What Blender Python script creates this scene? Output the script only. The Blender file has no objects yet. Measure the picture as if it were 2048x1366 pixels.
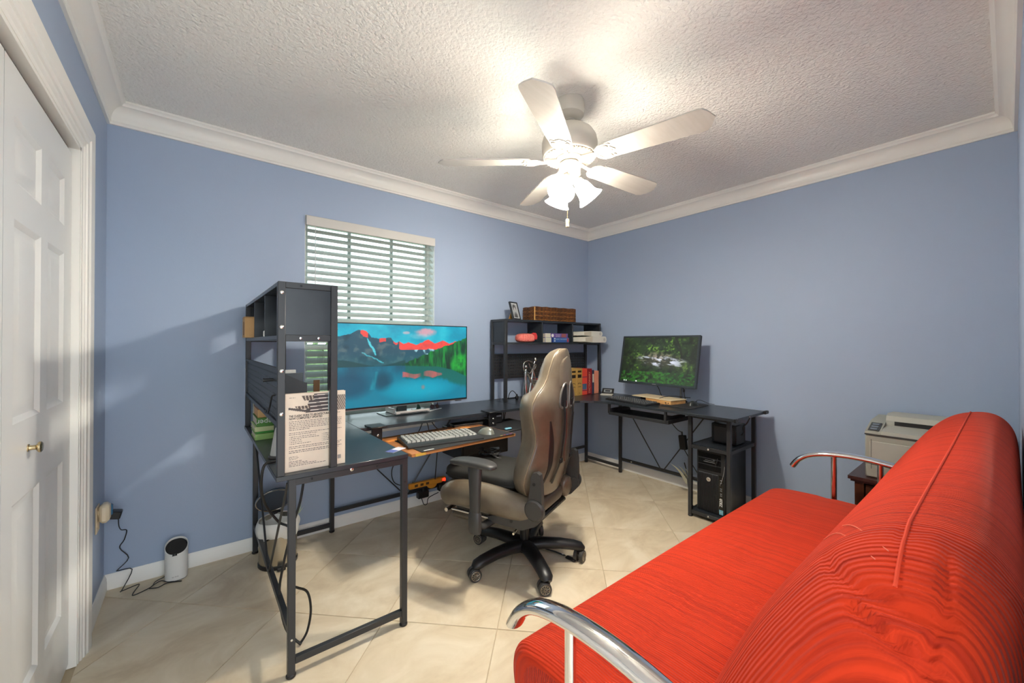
import bpy, bmesh, math, random
import numpy as np
from mathutils import Vector, Matrix
random.seed(7)
rng = np.random.default_rng(7)
C = bpy.context.scene.collection
sc = bpy.context.scene
PI = math.pi

# ------------------------------------------------------------------ camera
cam_d = bpy.data.cameras.new('camera')
cam_d.lens = 13.96
cam_d.sensor_width = 36.0
cam_d.clip_start = 0.02
cam = bpy.data.objects.new('camera', cam_d)
C.objects.link(cam)
YAW, PITCH, ROLL = 0.675, 0.0053, 0.0019
fw = Vector((math.sin(YAW) * math.cos(PITCH), math.cos(YAW) * math.cos(PITCH), math.sin(PITCH)))
rt = Vector((math.cos(YAW), -math.sin(YAW), 0))
up = rt.cross(fw)
r2 = rt * math.cos(ROLL) + up * math.sin(ROLL)
u2 = up * math.cos(ROLL) - rt * math.sin(ROLL)
m = Matrix((r2, u2, -fw)).transposed().to_4x4()
m.translation = (0, 0, 1.2332)
cam.matrix_world = m
sc.camera = cam

# ------------------------------------------------------------------ light and exposure
sc.view_settings.view_transform = 'Standard'
sc.view_settings.look = 'None'
sc.view_settings.gamma = 1.0
sc.view_settings.use_curve_mapping = False
sc.view_settings.exposure = 1.22
world = bpy.data.worlds.new('sky')
sc.world = world
world.use_nodes = True
bgn = world.node_tree.nodes['Background']
bgn.inputs[0].default_value = (0.86, 0.94, 1.0, 1)
bgn.inputs[1].default_value = 1.8
LAMP = 29.0            # radiance of the glowing glass shades
BULB = 640.0           # radiance of the bulbs inside them
LAMP_COL = (1.0, 0.935, 0.81)

# ------------------------------------------------------------------ materials
def lin(c):
    out = []
    for v in c:
        v = v / 255.0
        out.append(v / 12.92 if v <= 0.04045 else ((v + 0.055) / 1.055) ** 2.4)
    return out
MATS = {}
def mat(name, rgb, rough=0.5, metal=0.0, spec=0.5, bump=None, noise=None, emit=0.0, trans=0.0, coat=0.0):
    """noise=(scale, rgb2) mottles the colour; bump=(scale, strength, distance)"""
    if name in MATS: return MATS[name]
    M = bpy.data.materials.new(name)
    M.use_nodes = True
    nt = M.node_tree
    b = nt.nodes['Principled BSDF']
    c = lin(rgb)
    b.inputs['Base Color'].default_value = (*c, 1)
    b.inputs['Roughness'].default_value = rough
    b.inputs['Metallic'].default_value = metal
    b.inputs['Specular IOR Level'].default_value = spec
    b.inputs['Transmission Weight'].default_value = trans
    b.inputs['Coat Weight'].default_value = coat
    if emit:
        b.inputs['Emission Color'].default_value = (*c, 1)
        b.inputs['Emission Strength'].default_value = emit
    if noise or bump:
        tc = nt.nodes.new('ShaderNodeTexCoord')
    if noise:
        n = nt.nodes.new('ShaderNodeTexNoise')
        sc_ = noise[0]
        if isinstance(sc_, (tuple, list)):
            mp = nt.nodes.new('ShaderNodeMapping')
            mp.inputs['Scale'].default_value = sc_
            nt.links.new(tc.outputs['Object'], mp.inputs[0])
            nt.links.new(mp.outputs[0], n.inputs['Vector'])
            n.inputs['Scale'].default_value = 1
        else:
            nt.links.new(tc.outputs['Object'], n.inputs['Vector'])
            n.inputs['Scale'].default_value = sc_
        n.inputs['Detail'].default_value = 4
        mx = nt.nodes.new('ShaderNodeMix'); mx.data_type = 'RGBA'
        mx.inputs[6].default_value = (*c, 1)
        mx.inputs[7].default_value = (*lin(noise[1]), 1)
        rp = nt.nodes.new('ShaderNodeMapRange')
        rp.inputs[1].default_value = 0.35; rp.inputs[2].default_value = 0.65
        nt.links.new(n.outputs[0], rp.inputs[0])
        nt.links.new(rp.outputs[0], mx.inputs[0])
        nt.links.new(mx.outputs[2], b.inputs['Base Color'])
    if bump:
        n2 = nt.nodes.new('ShaderNodeTexNoise')
        n2.inputs['Scale'].default_value = bump[0]
        n2.inputs['Detail'].default_value = 3
        nt.links.new(tc.outputs['Object'], n2.inputs['Vector'])
        bp = nt.nodes.new('ShaderNodeBump')
        bp.inputs['Strength'].default_value = bump[1]
        bp.inputs['Distance'].default_value = bump[2]
        nt.links.new(n2.outputs[0], bp.inputs['Height'])
        nt.links.new(bp.outputs[0], b.inputs['Normal'])
    MATS[name] = M
    return M

WALL = mat('blue_wall_paint', (162, 178, 202), 0.6, bump=(180, 0.12, 0.002))
WHITE = mat('white_trim_paint', (240, 238, 231), 0.38, bump=(60, 0.03, 0.002))
DOORW = mat('white_door_paint', (224, 225, 222), 0.3)
BLACKW = mat('black_laminate', (36, 41, 46), 0.3, noise=((6, 120, 6), (46, 51, 56)), bump=(300, 0.05, 0.0006))
BLACKM = mat('black_powder_steel', (42, 43, 45), 0.4, bump=(400, 0.06, 0.0005))
BLACKP = mat('black_plastic', (22, 22, 23), 0.4)
DARKP = mat('charcoal_plastic', (58, 57, 55), 0.42, bump=(500, 0.08, 0.0005))
GREYP = mat('grey_plastic', (120, 122, 122), 0.4)
CABLE = mat('black_cable_rubber', (20, 20, 21), 0.5)
STEEL = mat('bright_steel', (215, 213, 208), 0.18, metal=1)
CHROME = mat('chrome', (232, 232, 232), 0.06, metal=1)
WHITEP = mat('white_plastic', (226, 226, 222), 0.4)

# ------------------------------------------------------------------ geometry builder
class G:
    def __init__(s):
        s.v = []; s.f = []; s.mi = []
    def add(s, verts, faces, mi=0):
        o = len(s.v)
        s.v += [tuple(p) for p in verts]
        s.f += [tuple(i + o for i in f) for f in faces]
        s.mi += [mi] * len(faces)
        return s
    def box(s, x0, x1, y0, y1, z0, z1, bev=0.0, M=None, mi=0):
        if x0 > x1: x0, x1 = x1, x0
        if y0 > y1: y0, y1 = y1, y0
        if z0 > z1: z0, z1 = z1, z0
        bev = min(bev, (x1 - x0) * .45, (y1 - y0) * .45, (z1 - z0) * .45)
        lo = (x0, y0, z0); hi = (x1, y1, z1)
        if bev <= 0:
            vs = [Vector((hi[0] if i & 1 else lo[0], hi[1] if i & 2 else lo[1], hi[2] if i & 4 else lo[2])) for i in range(8)]
            fs = [(0, 2, 3, 1), (4, 5, 7, 6), (0, 1, 5, 4), (2, 6, 7, 3), (0, 4, 6, 2), (1, 3, 7, 5)]
        else:
            vs = []; idx = {}
            for i in range(8):
                sg = [(1 if i >> k & 1 else -1) for k in range(3)]
                for k in range(3):
                    p = [(hi[a] if sg[a] > 0 else lo[a]) for a in range(3)]
                    for a in range(3):
                        if a != k: p[a] -= sg[a] * bev
                    idx[(i, k)] = len(vs); vs.append(Vector(p))
            fs = []
            for k in range(3):
                a, b = (k + 1) % 3, (k + 2) % 3
                for sgn in (0, 1):
                    q = []
                    for (ba, bb) in ((0, 0), (1, 0), (1, 1), (0, 1)):
                        i = (sgn << k) | (ba << a) | (bb << b)
                        q.append(idx[(i, k)])
                    fs.append(tuple(q) if sgn else tuple(reversed(q)))
            for k in range(3):                       # edges parallel to k
                a, b = (k + 1) % 3, (k + 2) % 3
                for ba in (0, 1):
                    for bb in (0, 1):
                        i0 = (ba << a) | (bb << b); i1 = i0 | (1 << k)
                        q = (idx[(i0, a)], idx[(i0, b)], idx[(i1, b)], idx[(i1, a)])
                        fs.append(q if ba == bb else tuple(reversed(q)))
            for i in range(8):
                q = (idx[(i, 0)], idx[(i, 1)], idx[(i, 2)])
                n = bin(i).count('1')
                fs.append(q if n % 2 == 1 else tuple(reversed(q)))
        if M is not None: vs = [M @ p for p in vs]
        return s.add(vs, fs, mi)
    def cbox(s, c, size, bev=0.0, M=None, mi=0):
        """box of a size about a centre, M applied about that centre"""
        T = Matrix.Translation(Vector(c)) @ (M.to_4x4() if M is not None else Matrix())
        a, b, d = [q / 2 for q in size]
        return s.box(-a, a, -b, b, -d, d, bev, T, mi)
    def tube(s, pts, r, n=8, closed=False, flat=None, caps=True, mi=0, upv=None):
        """r number or list; flat=(rx,ry) scales section along side / normal"""
        P = [Vector(p) for p in pts]; k = len(P)
        rs = r if isinstance(r, (list, tuple)) else [r] * k
        fx, fy = flat or (1, 1)
        tang = []
        for i in range(k):
            if closed: t = P[(i + 1) % k] - P[i - 1]
            else: t = P[min(i + 1, k - 1)] - P[max(i - 1, 0)]
            tang.append(t.normalized() if t.length > 1e-9 else Vector((0, 0, 1)))
        ref = Vector(upv) if upv is not None else (Vector((0, 0, 1)) if abs(tang[0].z) < .9 else Vector((1, 0, 0)))
        nrm = (ref - tang[0] * ref.dot(tang[0])).normalized()
        vs = []
        for i in range(k):
            if upv is not None: nrm = Vector(upv)
            nrm = (nrm - tang[i] * nrm.dot(tang[i]))
            nrm = nrm.normalized() if nrm.length > 1e-6 else tang[i].orthogonal().normalized()
            bi = tang[i].cross(nrm)
            for j in range(n):
                a = 2 * PI * j / n
                vs.append(P[i] + bi * (math.cos(a) * rs[i] * fx) + nrm * (math.sin(a) * rs[i] * fy))
        fs = []
        for i in range(k if closed else k - 1):
            i2 = (i + 1) % k
            for j in range(n):
                j2 = (j + 1) % n
                fs.append((i * n + j, i * n + j2, i2 * n + j2, i2 * n + j))
        if caps and not closed:
            fs.append(tuple(range(n - 1, -1, -1)))
            fs.append(tuple((k - 1) * n + j for j in range(n)))
        return s.add(vs, fs, mi)
    def cyl(s, p0, p1, r0, r1=None, n=16, mi=0):
        return s.tube([p0, p1], [r0, r0 if r1 is None else r1], n, mi=mi)
    def lathe(s, prof, n=24, M=None, cap0=True, cap1=True, mi=0, sy=1.0):
        vs = []; k = len(prof)
        for r, z in prof:
            for j in range(n):
                a = 2 * PI * j / n
                p = Vector((r * math.cos(a), r * sy * math.sin(a), z))
                vs.append(M @ p if M is not None else p)
        fs = []
        for i in range(k - 1):
            for j in range(n):
                j2 = (j + 1) % n
                fs.append((i * n + j, i * n + j2, (i + 1) * n + j2, (i + 1) * n + j))
        if cap0: fs.append(tuple(range(n - 1, -1, -1)))
        if cap1: fs.append(tuple((k - 1) * n + j for j in range(n)))
        return s.add(vs, fs, mi)
    def prism(s, poly, z0, z1, M=None, mi=0):
        """2D polygon (counter-clockwise) extruded along local z"""
        k = len(poly)
        vs = [Vector((x, y, z0)) for x, y in poly] + [Vector((x, y, z1)) for x, y in poly]
        if M is not None: vs = [M @ p for p in vs]
        fs = [tuple(range(k - 1, -1, -1)), tuple(range(k, 2 * k))]
        fs += [(i, (i + 1) % k, k + (i + 1) % k, k + i) for i in range(k)]
        return s.add(vs, fs, mi)
    def grid(s, fn, nu, nv, cu=False, cv=False, mi=0):
        vs = []
        for i in range(nu):
            for j in range(nv):
                vs.append(fn(i / (nu if cu else nu - 1), j / (nv if cv else nv - 1)))
        fs = []
        for i in range(nu if cu else nu - 1):
            for j in range(nv if cv else nv - 1):
                i2 = (i + 1) % nu; j2 = (j + 1) % nv
                fs.append((i * nv + j, i2 * nv + j, i2 * nv + j2, i * nv + j2))
        return s.add(vs, fs, mi)

def spline(pts, n=6, closed=False):
    P = [Vector(p) for p in pts]; k = len(P); out = []
    for i in range(k if closed else k - 1):
        g = lambda q: P[q % k] if closed else P[max(0, min(k - 1, q))]
        p0, p1, p2, p3 = g(i - 1), g(i), g(i + 1), g(i + 2)
        for j in range(n):
            t = j / n
            out.append(.5 * ((2 * p1) + (p2 - p0) * t + (2 * p0 - 5 * p1 + 4 * p2 - p3) * t * t + (3 * p1 - p0 - 3 * p2 + p3) * t ** 3))
    if not closed: out.append(P[-1])
    return out

def thing(name, label, cat, loc=(0, 0, 0), rz=0.0, group=None):
    o = bpy.data.objects.new(name, None)
    C.objects.link(o)
    o.empty_display_size = 0.05
    o.matrix_world = Matrix.Translation(Vector(loc)) @ Matrix.Rotation(rz, 4, 'Z')
    o['label'] = label; o['category'] = cat
    if group: o['group'] = group
    o['mw'] = [x for row in o.matrix_world for x in row]
    return o
def MW(o):
    q = o.get('mw')
    return Matrix([list(q)[i * 4:i * 4 + 4] for i in range(4)]) if q is not None else Matrix()

def ob(name, g, mats, parent=None, smooth=True, angle=38, local=False, label=None, cat=None, group=None, kind=None):
    """link g as ONE mesh object. Vertices are world coordinates unless local (then in the parent's frame)."""
    V = [Vector(v) for v in g.v]
    if parent is not None and not local:
        inv = MW(parent).inverted()
        V = [inv @ v for v in V]
    lo = [min(v[i] for v in V) for i in range(3)]; hi = [max(v[i] for v in V) for i in range(3)]
    org = Vector(((lo[0] + hi[0]) / 2, (lo[1] + hi[1]) / 2, lo[2]))
    me = bpy.data.meshes.new(name)
    me.from_pydata([tuple(v - org) for v in V], [], g.f)
    if not isinstance(mats, (list, tuple)): mats = [mats]
    for M in mats: me.materials.append(M)
    if len(mats) > 1: me.polygons.foreach_set('material_index', g.mi)
    if smooth:
        me.polygons.foreach_set('use_smooth', [True] * len(me.polygons))
        me.set_sharp_from_angle(angle=math.radians(angle))
    me.update()
    o = bpy.data.objects.new(name, me)
    C.objects.link(o)
    o.location = org
    if parent is not None:
        o.parent = parent
        mw = MW(parent) @ Matrix.Translation(org)
    else:
        mw = Matrix.Translation(org)
    o['mw'] = [x for row in mw for x in row]
    if label: o['label'] = label
    if cat: o['category'] = cat
    if group: o['group'] = group
    if kind: o['kind'] = kind
    return o

def struct(name, g, mats, parent=None, label=None, **k):
    return ob(name, g, mats, parent, label=label, kind='structure' if parent is None else None, **k)

def text(body, size, M, material, parent=None, name='lettering', align='LEFT', ext=0.0006, bold=0.0, squeeze=1.0):
    """flat lettering: local x along the line, y up, z out of the surface; M is a world matrix"""
    cu = bpy.data.curves.new(name, 'FONT')
    cu.body = body; cu.size = size; cu.extrude = ext; cu.align_x = align; cu.offset = bold
    cu.resolution_u = 2
    cu.materials.append(material)
    tmp = bpy.data.objects.new(name, cu)
    me = bpy.data.meshes.new_from_object(tmp)
    bpy.data.objects.remove(tmp); bpy.data.curves.remove(cu)
    me.name = name
    o = bpy.data.objects.new(name, me)
    C.objects.link(o)
    mm = M @ Matrix.Diagonal((squeeze, 1, 1, 1))
    if parent is not None:
        o.parent = parent
        o.matrix_local = MW(parent).inverted() @ mm
    else: o.matrix_world = mm
    return o

def frame(origin, xdir, ydir):
    x = Vector(xdir).normalized(); y = Vector(ydir); y = (y - x * y.dot(x)).normalized(); z = x.cross(y)
    M = Matrix((x, y, z)).transposed().to_4x4(); M.translation = Vector(origin)
    return M

def copy_tree(o, parent=None):
    c = o.copy(); C.objects.link(c)
    if parent is not None: c.parent = parent
    for ch in list(o.children):
        copy_tree(ch, c)
    return c
# ================================================================== ROOM
X0, X1, Y0, Y1, H = -0.346, 3.301, -0.034, 2.819, 2.44
WX0, WX1, WZ0, WZ1 = 0.552, 1.473, 0.60, 2.06          # window opening
T = 0.14

# --- floor: diagonal travertine-look tiles on a grout bed
def stone_mat(name, a, b, c):
    M = bpy.data.materials.new(name); M.use_nodes = True
    nt = M.node_tree; bs = nt.nodes['Principled BSDF']
    g = nt.nodes.new('ShaderNodeNewGeometry')
    oi = nt.nodes.new('ShaderNodeObjectInfo')
    sh = nt.nodes.new('ShaderNodeVectorMath'); sh.operation = 'MULTIPLY_ADD'
    cx = nt.nodes.new('ShaderNodeCombineXYZ')
    for i in range(3): nt.links.new(oi.outputs['Random'], cx.inputs[i])
    nt.links.new(cx.outputs[0], sh.inputs[0]); sh.inputs[1].default_value = (9, 17, 5)
    nt.links.new(g.outputs['Position'], sh.inputs[2])
    mp = nt.nodes.new('ShaderNodeMapping'); mp.inputs['Rotation'].default_value = (0, 0, -0.9)
    mp.inputs['Scale'].default_value = (1, 1.5, 1)
    nt.links.new(sh.outputs[0], mp.inputs[0])
    n = nt.nodes.new('ShaderNodeTexNoise'); n.inputs['Scale'].default_value = 3.2
    n.inputs['Detail'].default_value = 9; n.inputs['Roughness'].default_value = .62; n.inputs['Distortion'].default_value = .7
    nt.links.new(mp.outputs[0], n.inputs['Vector'])
    r = nt.nodes.new('ShaderNodeValToRGB')
    r.color_ramp.elements[0].position = .33; r.color_ramp.elements[0].color = (*lin(a), 1)
    r.color_ramp.elements[1].position = .68; r.color_ramp.elements[1].color = (*lin(c), 1)
    e = r.color_ramp.elements.new(.5); e.color = (*lin(b), 1)
    nt.links.new(n.outputs[0], r.inputs[0])
    nt.links.new(r.outputs[0], bs.inputs['Base Color'])
    n2 = nt.nodes.new('ShaderNodeTexNoise'); n2.inputs['Scale'].default_value = 26; n2.inputs['Detail'].default_value = 6
    nt.links.new(sh.outputs[0], n2.inputs['Vector'])
    rr = nt.nodes.new('ShaderNodeMapRange'); rr.inputs[3].default_value = .3; rr.inputs[4].default_value = .5
    nt.links.new(n2.outputs[0], rr.inputs[0]); nt.links.new(rr.outputs[0], bs.inputs['Roughness'])
    bp = nt.nodes.new('ShaderNodeBump'); bp.inputs['Strength'].default_value = .08; bp.inputs['Distance'].default_value = .003
    nt.links.new(n2.outputs[0], bp.inputs['Height']); nt.links.new(bp.outputs[0], bs.inputs['Normal'])
    return M
TILE = stone_mat('travertine_tile', (200, 181, 151), (216, 200, 171), (229, 216, 191))
GROUT = mat('pale_grout', (190, 172, 142), 0.85, bump=(200, .2, .001))
floor = struct('floor', G().box(X0 - T, X1 + T, Y0 - 1.2, Y1 + T, -0.12, -0.0035), GROUT)

def clip(poly, a, b, c):                                # keep a*x+b*y <= c
    out = []
    for i in range(len(poly)):
        p, q = poly[i], poly[(i + 1) % len(poly)]
        dp = a * p[0] + b * p[1] - c; dq = a * q[0] + b * q[1] - c
        if dp <= 0: out.append(p)
        if (dp < 0) != (dq < 0) and dp != dq:
            t = dp / (dp - dq)
            out.append((p[0] + (q[0] - p[0]) * t, p[1] + (q[1] - p[1]) * t))
    return out
P45 = 0.508; S2 = math.sqrt(.5)
for i in range(-7, 9):
    for j in range(-3, 10):
        ua, ub = -1.775 + i * P45 + .002, -1.775 + (i + 1) * P45 - .002
        va, vb = 1.705 + (j - 4) * P45 + .002, 1.705 + (j - 3) * P45 - .002
        poly = [((u + v) * S2, (v - u) * S2) for u, v in ((ua, va), (ub, va), (ub, vb), (ua, vb))]
        for cc in ((-1, 0, -X0), (1, 0, X1), (0, -1, 0.75), (0, 1, Y1)):
            if len(poly) > 2: poly = clip(poly, *cc)
        if len(poly) < 3: continue
        ar = abs(sum(poly[k][0] * poly[(k + 1) % len(poly)][1] - poly[(k + 1) % len(poly)][0] * poly[k][1] for k in range(len(poly)))) / 2
        if ar < .004: continue
        cxm = sum(p[0] for p in poly) / len(poly); cym = sum(p[1] for p in poly) / len(poly)
        if sum((poly[k][0] * poly[(k + 1) % len(poly)][1] - poly[(k + 1) % len(poly)][0] * poly[k][1]) for k in range(len(poly))) < 0: poly.reverse()
        g = G(); k = len(poly)
        ins = [(p[0] + (cxm - p[0]) * .004, p[1] + (cym - p[1]) * .004) for p in poly]
        g.add([(x, y, -.0035) for x, y in poly] + [(x, y, -.0008) for x, y in poly] + [(x, y, 0) for x, y in ins],
              [tuple(range(2 * k, 3 * k))] + [(q, (q + 1) % k, k + (q + 1) % k, k + q) for q in range(k)] +
              [(k + q, k + (q + 1) % k, 2 * k + (q + 1) % k, 2 * k + q) for q in range(k)])
        ob('floor_tile', g, TILE, floor, smooth=False)

# --- ceiling with popcorn texture
M = mat('popcorn_ceiling', (246, 244, 237), 0.9)
nt = M.node_tree; bs = nt.nodes['Principled BSDF']
tc = nt.nodes.new('ShaderNodeNewGeometry')
n = nt.nodes.new('ShaderNodeTexNoise'); n.inputs['Scale'].default_value = 70; n.inputs['Detail'].default_value = 3; n.inputs['Distortion'].default_value = .8
v = nt.nodes.new('ShaderNodeTexVoronoi'); v.inputs['Scale'].default_value = 62
nt.links.new(tc.outputs['Position'], n.inputs['Vector']); nt.links.new(tc.outputs['Position'], v.inputs['Vector'])
ad = nt.nodes.new('ShaderNodeMath'); ad.operation = 'SUBTRACT'
nt.links.new(n.outputs[0], ad.inputs[0])
ml = nt.nodes.new('ShaderNodeMath'); ml.operation = 'MULTIPLY'; ml.inputs[1].default_value = .45
nt.links.new(v.outputs['Distance'], ml.inputs[0]); nt.links.new(ml.outputs[0], ad.inputs[1])
bp = nt.nodes.new('ShaderNodeBump'); bp.inputs['Strength'].default_value = 1.0; bp.inputs['Distance'].default_value = .009
nt.links.new(ad.outputs[0], bp.inputs['Height']); nt.links.new(bp.outputs[0], bs.inputs['Normal'])
CEIL = M
ceiling = struct('ceiling', G().box(X0 - T, X1 + T, Y0 - T, Y1 + T, H, H + .1), CEIL)

# --- walls
g = G()
g.box(X0 - T, WX0, Y1, Y1 + T, -.01, H).box(WX1, X1 + T, Y1, Y1 + T, -.01, H)
g.box(WX0, WX1, Y1, Y1 + T, -.01, WZ0).box(WX0, WX1, Y1, Y1 + T, WZ1, H)
struct('wall_back', g, WALL, smooth=False)
struct('wall_right', G().box(X1, X1 + T, Y0 - T, Y1, -.01, H), WALL, smooth=False)
DY0, DY1, DZ = 0.78, 2.235, 1.985                      # closet opening
g = G().box(X0 - T, X0, Y0 - T, DY0, -.01, H).box(X0 - T, X0, DY1, Y1, -.01, H).box(X0 - T, X0, DY0, DY1, DZ, H)
struct('wall_left', g, WALL, smooth=False)
g = G().box(0.64, X1, Y0 - T, Y0, -.01, H).box(X0, .64, Y0 - T, Y0, 2.1, H)
struct('wall_front', g, WALL, smooth=False)

# --- crown moulding: one profile swept round the room, one piece per wall
def crown_profile():
    p = [(0, .108), (.012, .108), (.012, .098), (.017, .092), (.017, .088)]
    for i in range(9):
        a = i / 8 * PI / 2
        p.append((.017 + .043 * (1 - math.cos(a)), .086 - .062 * math.sin(a)))
    p += [(.062, .020), (.066, .014), (.073, .010), (.073, 0), (0, 0)]
    return p
CP = crown_profile()
def crown(name, a, b, inn, ea, eb):
    """a->b along the wall, inn = inward unit, ea/eb = along-wall mitre direction at each end"""
    g = G(); a = Vector(a); b = Vector(b); inn = Vector(inn); k = len(CP)
    d = (b - a).normalized()
    vs = [a + inn * o + d * (o * ea) + Vector((0, 0, H - z)) for o, z in CP] + [b + inn * o - d * (o * eb) + Vector((0, 0, H - z)) for o, z in CP]
    fs = [(i, (i + 1) % k, k + (i + 1) % k, k + i) for i in range(k)] + [tuple(range(k - 1, -1, -1)), tuple(range(k, 2 * k))]
    g.add(vs, fs)
    return struct(name, g, WHITE, angle=30)
crown('trim_1', (X0, Y1, 0), (X1, Y1, 0), (0, -1, 0), 1, 1)
crown('trim_2', (X1, Y1, 0), (X1, Y0, 0), (-1, 0, 0), 1, 1)
crown('trim_3', (X0, Y0, 0), (X0, Y1, 0), (1, 0, 0), 1, 1)
crown('trim_4', (X1, Y0, 0), (X0, Y0, 0), (0, 1, 0), 1, 1)

# --- baseboards (0.075 high with a moulded top)
BP = [(0, 0), (.013, 0), (.013, .044), (.0115, .047), (.0115, .058), (.006, .069), (.003, .0755), (0, .0755)]
def base(name, a, b, inn, ea, eb):
    g = G(); a = Vector(a); b = Vector(b); inn = Vector(inn); k = len(BP); d = (b - a).normalized()
    vs = [a + inn * o + d * (o * ea) + Vector((0, 0, z)) for o, z in BP] + [b + inn * o - d * (o * eb) + Vector((0, 0, z)) for o, z in BP]
    fs = [(i, (i + 1) % k, k + (i + 1) % k, k + i) for i in range(k)] + [tuple(range(k - 1, -1, -1)), tuple(range(k, 2 * k))]
    g.add(vs, fs)
    struct(name, g, WHITE, angle=30)
base('baseboard_back', (X0, Y1, 0), (X1, Y1, 0), (0, -1, 0), 1, 1)
base('baseboard_right', (X1, Y1, 0), (X1, Y0, 0), (-1, 0, 0), 1, 1)
base('baseboard_left', (X0, DY1 + .105, 0), (X0, Y1, 0), (1, 0, 0), 0, 1)
base('baseboard_front', (X1, Y0, 0), (.64, Y0, 0), (0, 1, 0), 1, 0)

# --- closet casing (moulded) and jamb
CW = [(0, .004), (.012, .006), (.018, .011), (.030, .011), (.034, .016), (.050, .018), (.056, .023), (.088, .027), (.098, .027), (.103, .022), (.103, 0), (0, 0)]
g = G(); k = len(CW)
def ring(y, z, sy, sz):  # profile offsets go outwards by sy / sz
    return [Vector((X0 + t, y + sy * o, z + sz * o)) for o, t in CW]
A = ring(DY1, 0, 1, 0); B = ring(DY1, DZ, 1, 1); D = ring(DY0, DZ, -1, 1); E_ = ring(DY0, 0, -1, 0)
g.add(A + B + D + E_, [(s * k + i, s * k + k + i, s * k + k + (i + 1) % k, s * k + (i + 1) % k) for s in range(3) for i in range(k)] + [tuple(range(k)), tuple(3 * k + i for i in range(k - 1, -1, -1))])
struct('trim_5', g, WHITE, angle=25, label='white moulded casing around the closet door')
g = G().box(X0 - T, X0 + .002, DY1 - .012, DY1, 0, DZ).box(X0 - T, X0 + .002, DY0, DY0 + .012, 0, DZ).box(X0 - T, X0 + .002, DY0, DY1, DZ - .012, DZ)
struct('trim_6', g, WHITE, smooth=False)
TRACK = mat('bronze_track', (70, 48, 34), .5, metal=.6)
struct('trim_7', G().box(X0 - .055, X0 - .03, DY0 + .012, DY1 - .012, DZ - .03, DZ - .012), TRACK)
struct('trim_8', G().box(X0 - .7, X0 - T, DY0 - .2, DY1 + .2, -.01, 0).box(X0 - .72, X0 - .7, DY0 - .2, DY1 + .2, 0, H), mat('closet_dark', (90, 88, 85), .8), smooth=False, label='closet interior behind the door')

# --- bifold closet door, two leaves, each moulded with six raised panels
FX = X0 - .020                                          # face of the door
def leaf(y0, y1, num, knob=False):
    d = bpy.data.objects.new('door_%d' % num, None); C.objects.link(d)
    d.location = (FX - .017, (y0 + y1) / 2, .02); d['kind'] = 'structure'
    mw = Matrix.Translation(d.location); d['mw'] = [x for r_ in mw for x in r_]
    z0, z1 = .02, DZ - .034
    w = y1 - y0
    cols = [(y0 + .075, y0 + w / 2 - .035), (y0 + w / 2 + .035, y1 - .105)]
    rows = [(.255, .81), (1.02, 1.555), (1.652, 1.825)]
    g = G()
    ys = [y0, cols[0][0], cols[0][1], cols[1][0], cols[1][1], y1]
    zs = [z0, rows[0][0], rows[0][1], rows[1][0], rows[1][1], rows[2][0], rows[2][1], z1]
    for a in range(5):
        for b in range(7):
            if a in (1, 3) and b in (1, 3, 5): continue
            g.add([(FX, ys[a], zs[b]), (FX, ys[a + 1], zs[b]), (FX, ys[a + 1], zs[b + 1]), (FX, ys[a], zs[b + 1])], [(0, 1, 2, 3)])
    g.box(FX - .034, FX - .012, y0, y1, z0, z1)
    g.box(FX - .012, FX - .0002, y0, y0 + .004, z0, z1).box(FX - .012, FX - .0002, y1 - .004, y1, z0, z1)
    g.box(FX - .012, FX - .0002, y0, y1, z1 - .004, z1).box(FX - .012, FX - .0002, y0, y1, z0, z0 + .004)
    ob('door_leaf', g, DOORW, d, smooth=False)
    for (a0, a1) in cols:
        for (b0, b1) in rows:
            g = G()
            st = [(0, 0), (.008, -.0045), (.014, -.009), (.020, -.010), (.030, -.009), (.050, -.003), (.053, -.0025)]
            rg = []
            for o, dx in st:
                rg += [(FX + dx, a0 + o, b0 + o), (FX + dx, a1 - o, b0 + o), (FX + dx, a1 - o, b1 - o), (FX + dx, a0 + o, b1 - o)]
            fs = []
            for s in range(len(st) - 1):
                for q in range(4):
                    fs.append((s * 4 + q, s * 4 + (q + 1) % 4, s * 4 + 4 + (q + 1) % 4, s * 4 + 4 + q))
            e = (len(st) - 1) * 4
            fs.append((e, e + 1, e + 2, e + 3))
            g.add(rg, fs)
            ob('door_panel', g, DOORW, d, angle=20)
    if knob:
        BR = mat('satin_brass', (196, 178, 140), .25, metal=1)
        Mk = Matrix.Translation((FX, 1.735, .935)) @ Matrix.Rotation(PI / 2, 4, 'Y')
        g = G().lathe([(.011, 0), (.011, .002), (.0075, .003), (.0065, .008), (.007, .015), (.012, .018), (.0155, .021), (.0155, .025), (.012, .0275), (.004, .028)], 24, Mk)
        ob('door_knob', g, BR, d)
    return d
leaf(1.535, DY1 - .014, 1, True)
leaf(DY0 + .014, 1.531, 2)

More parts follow.
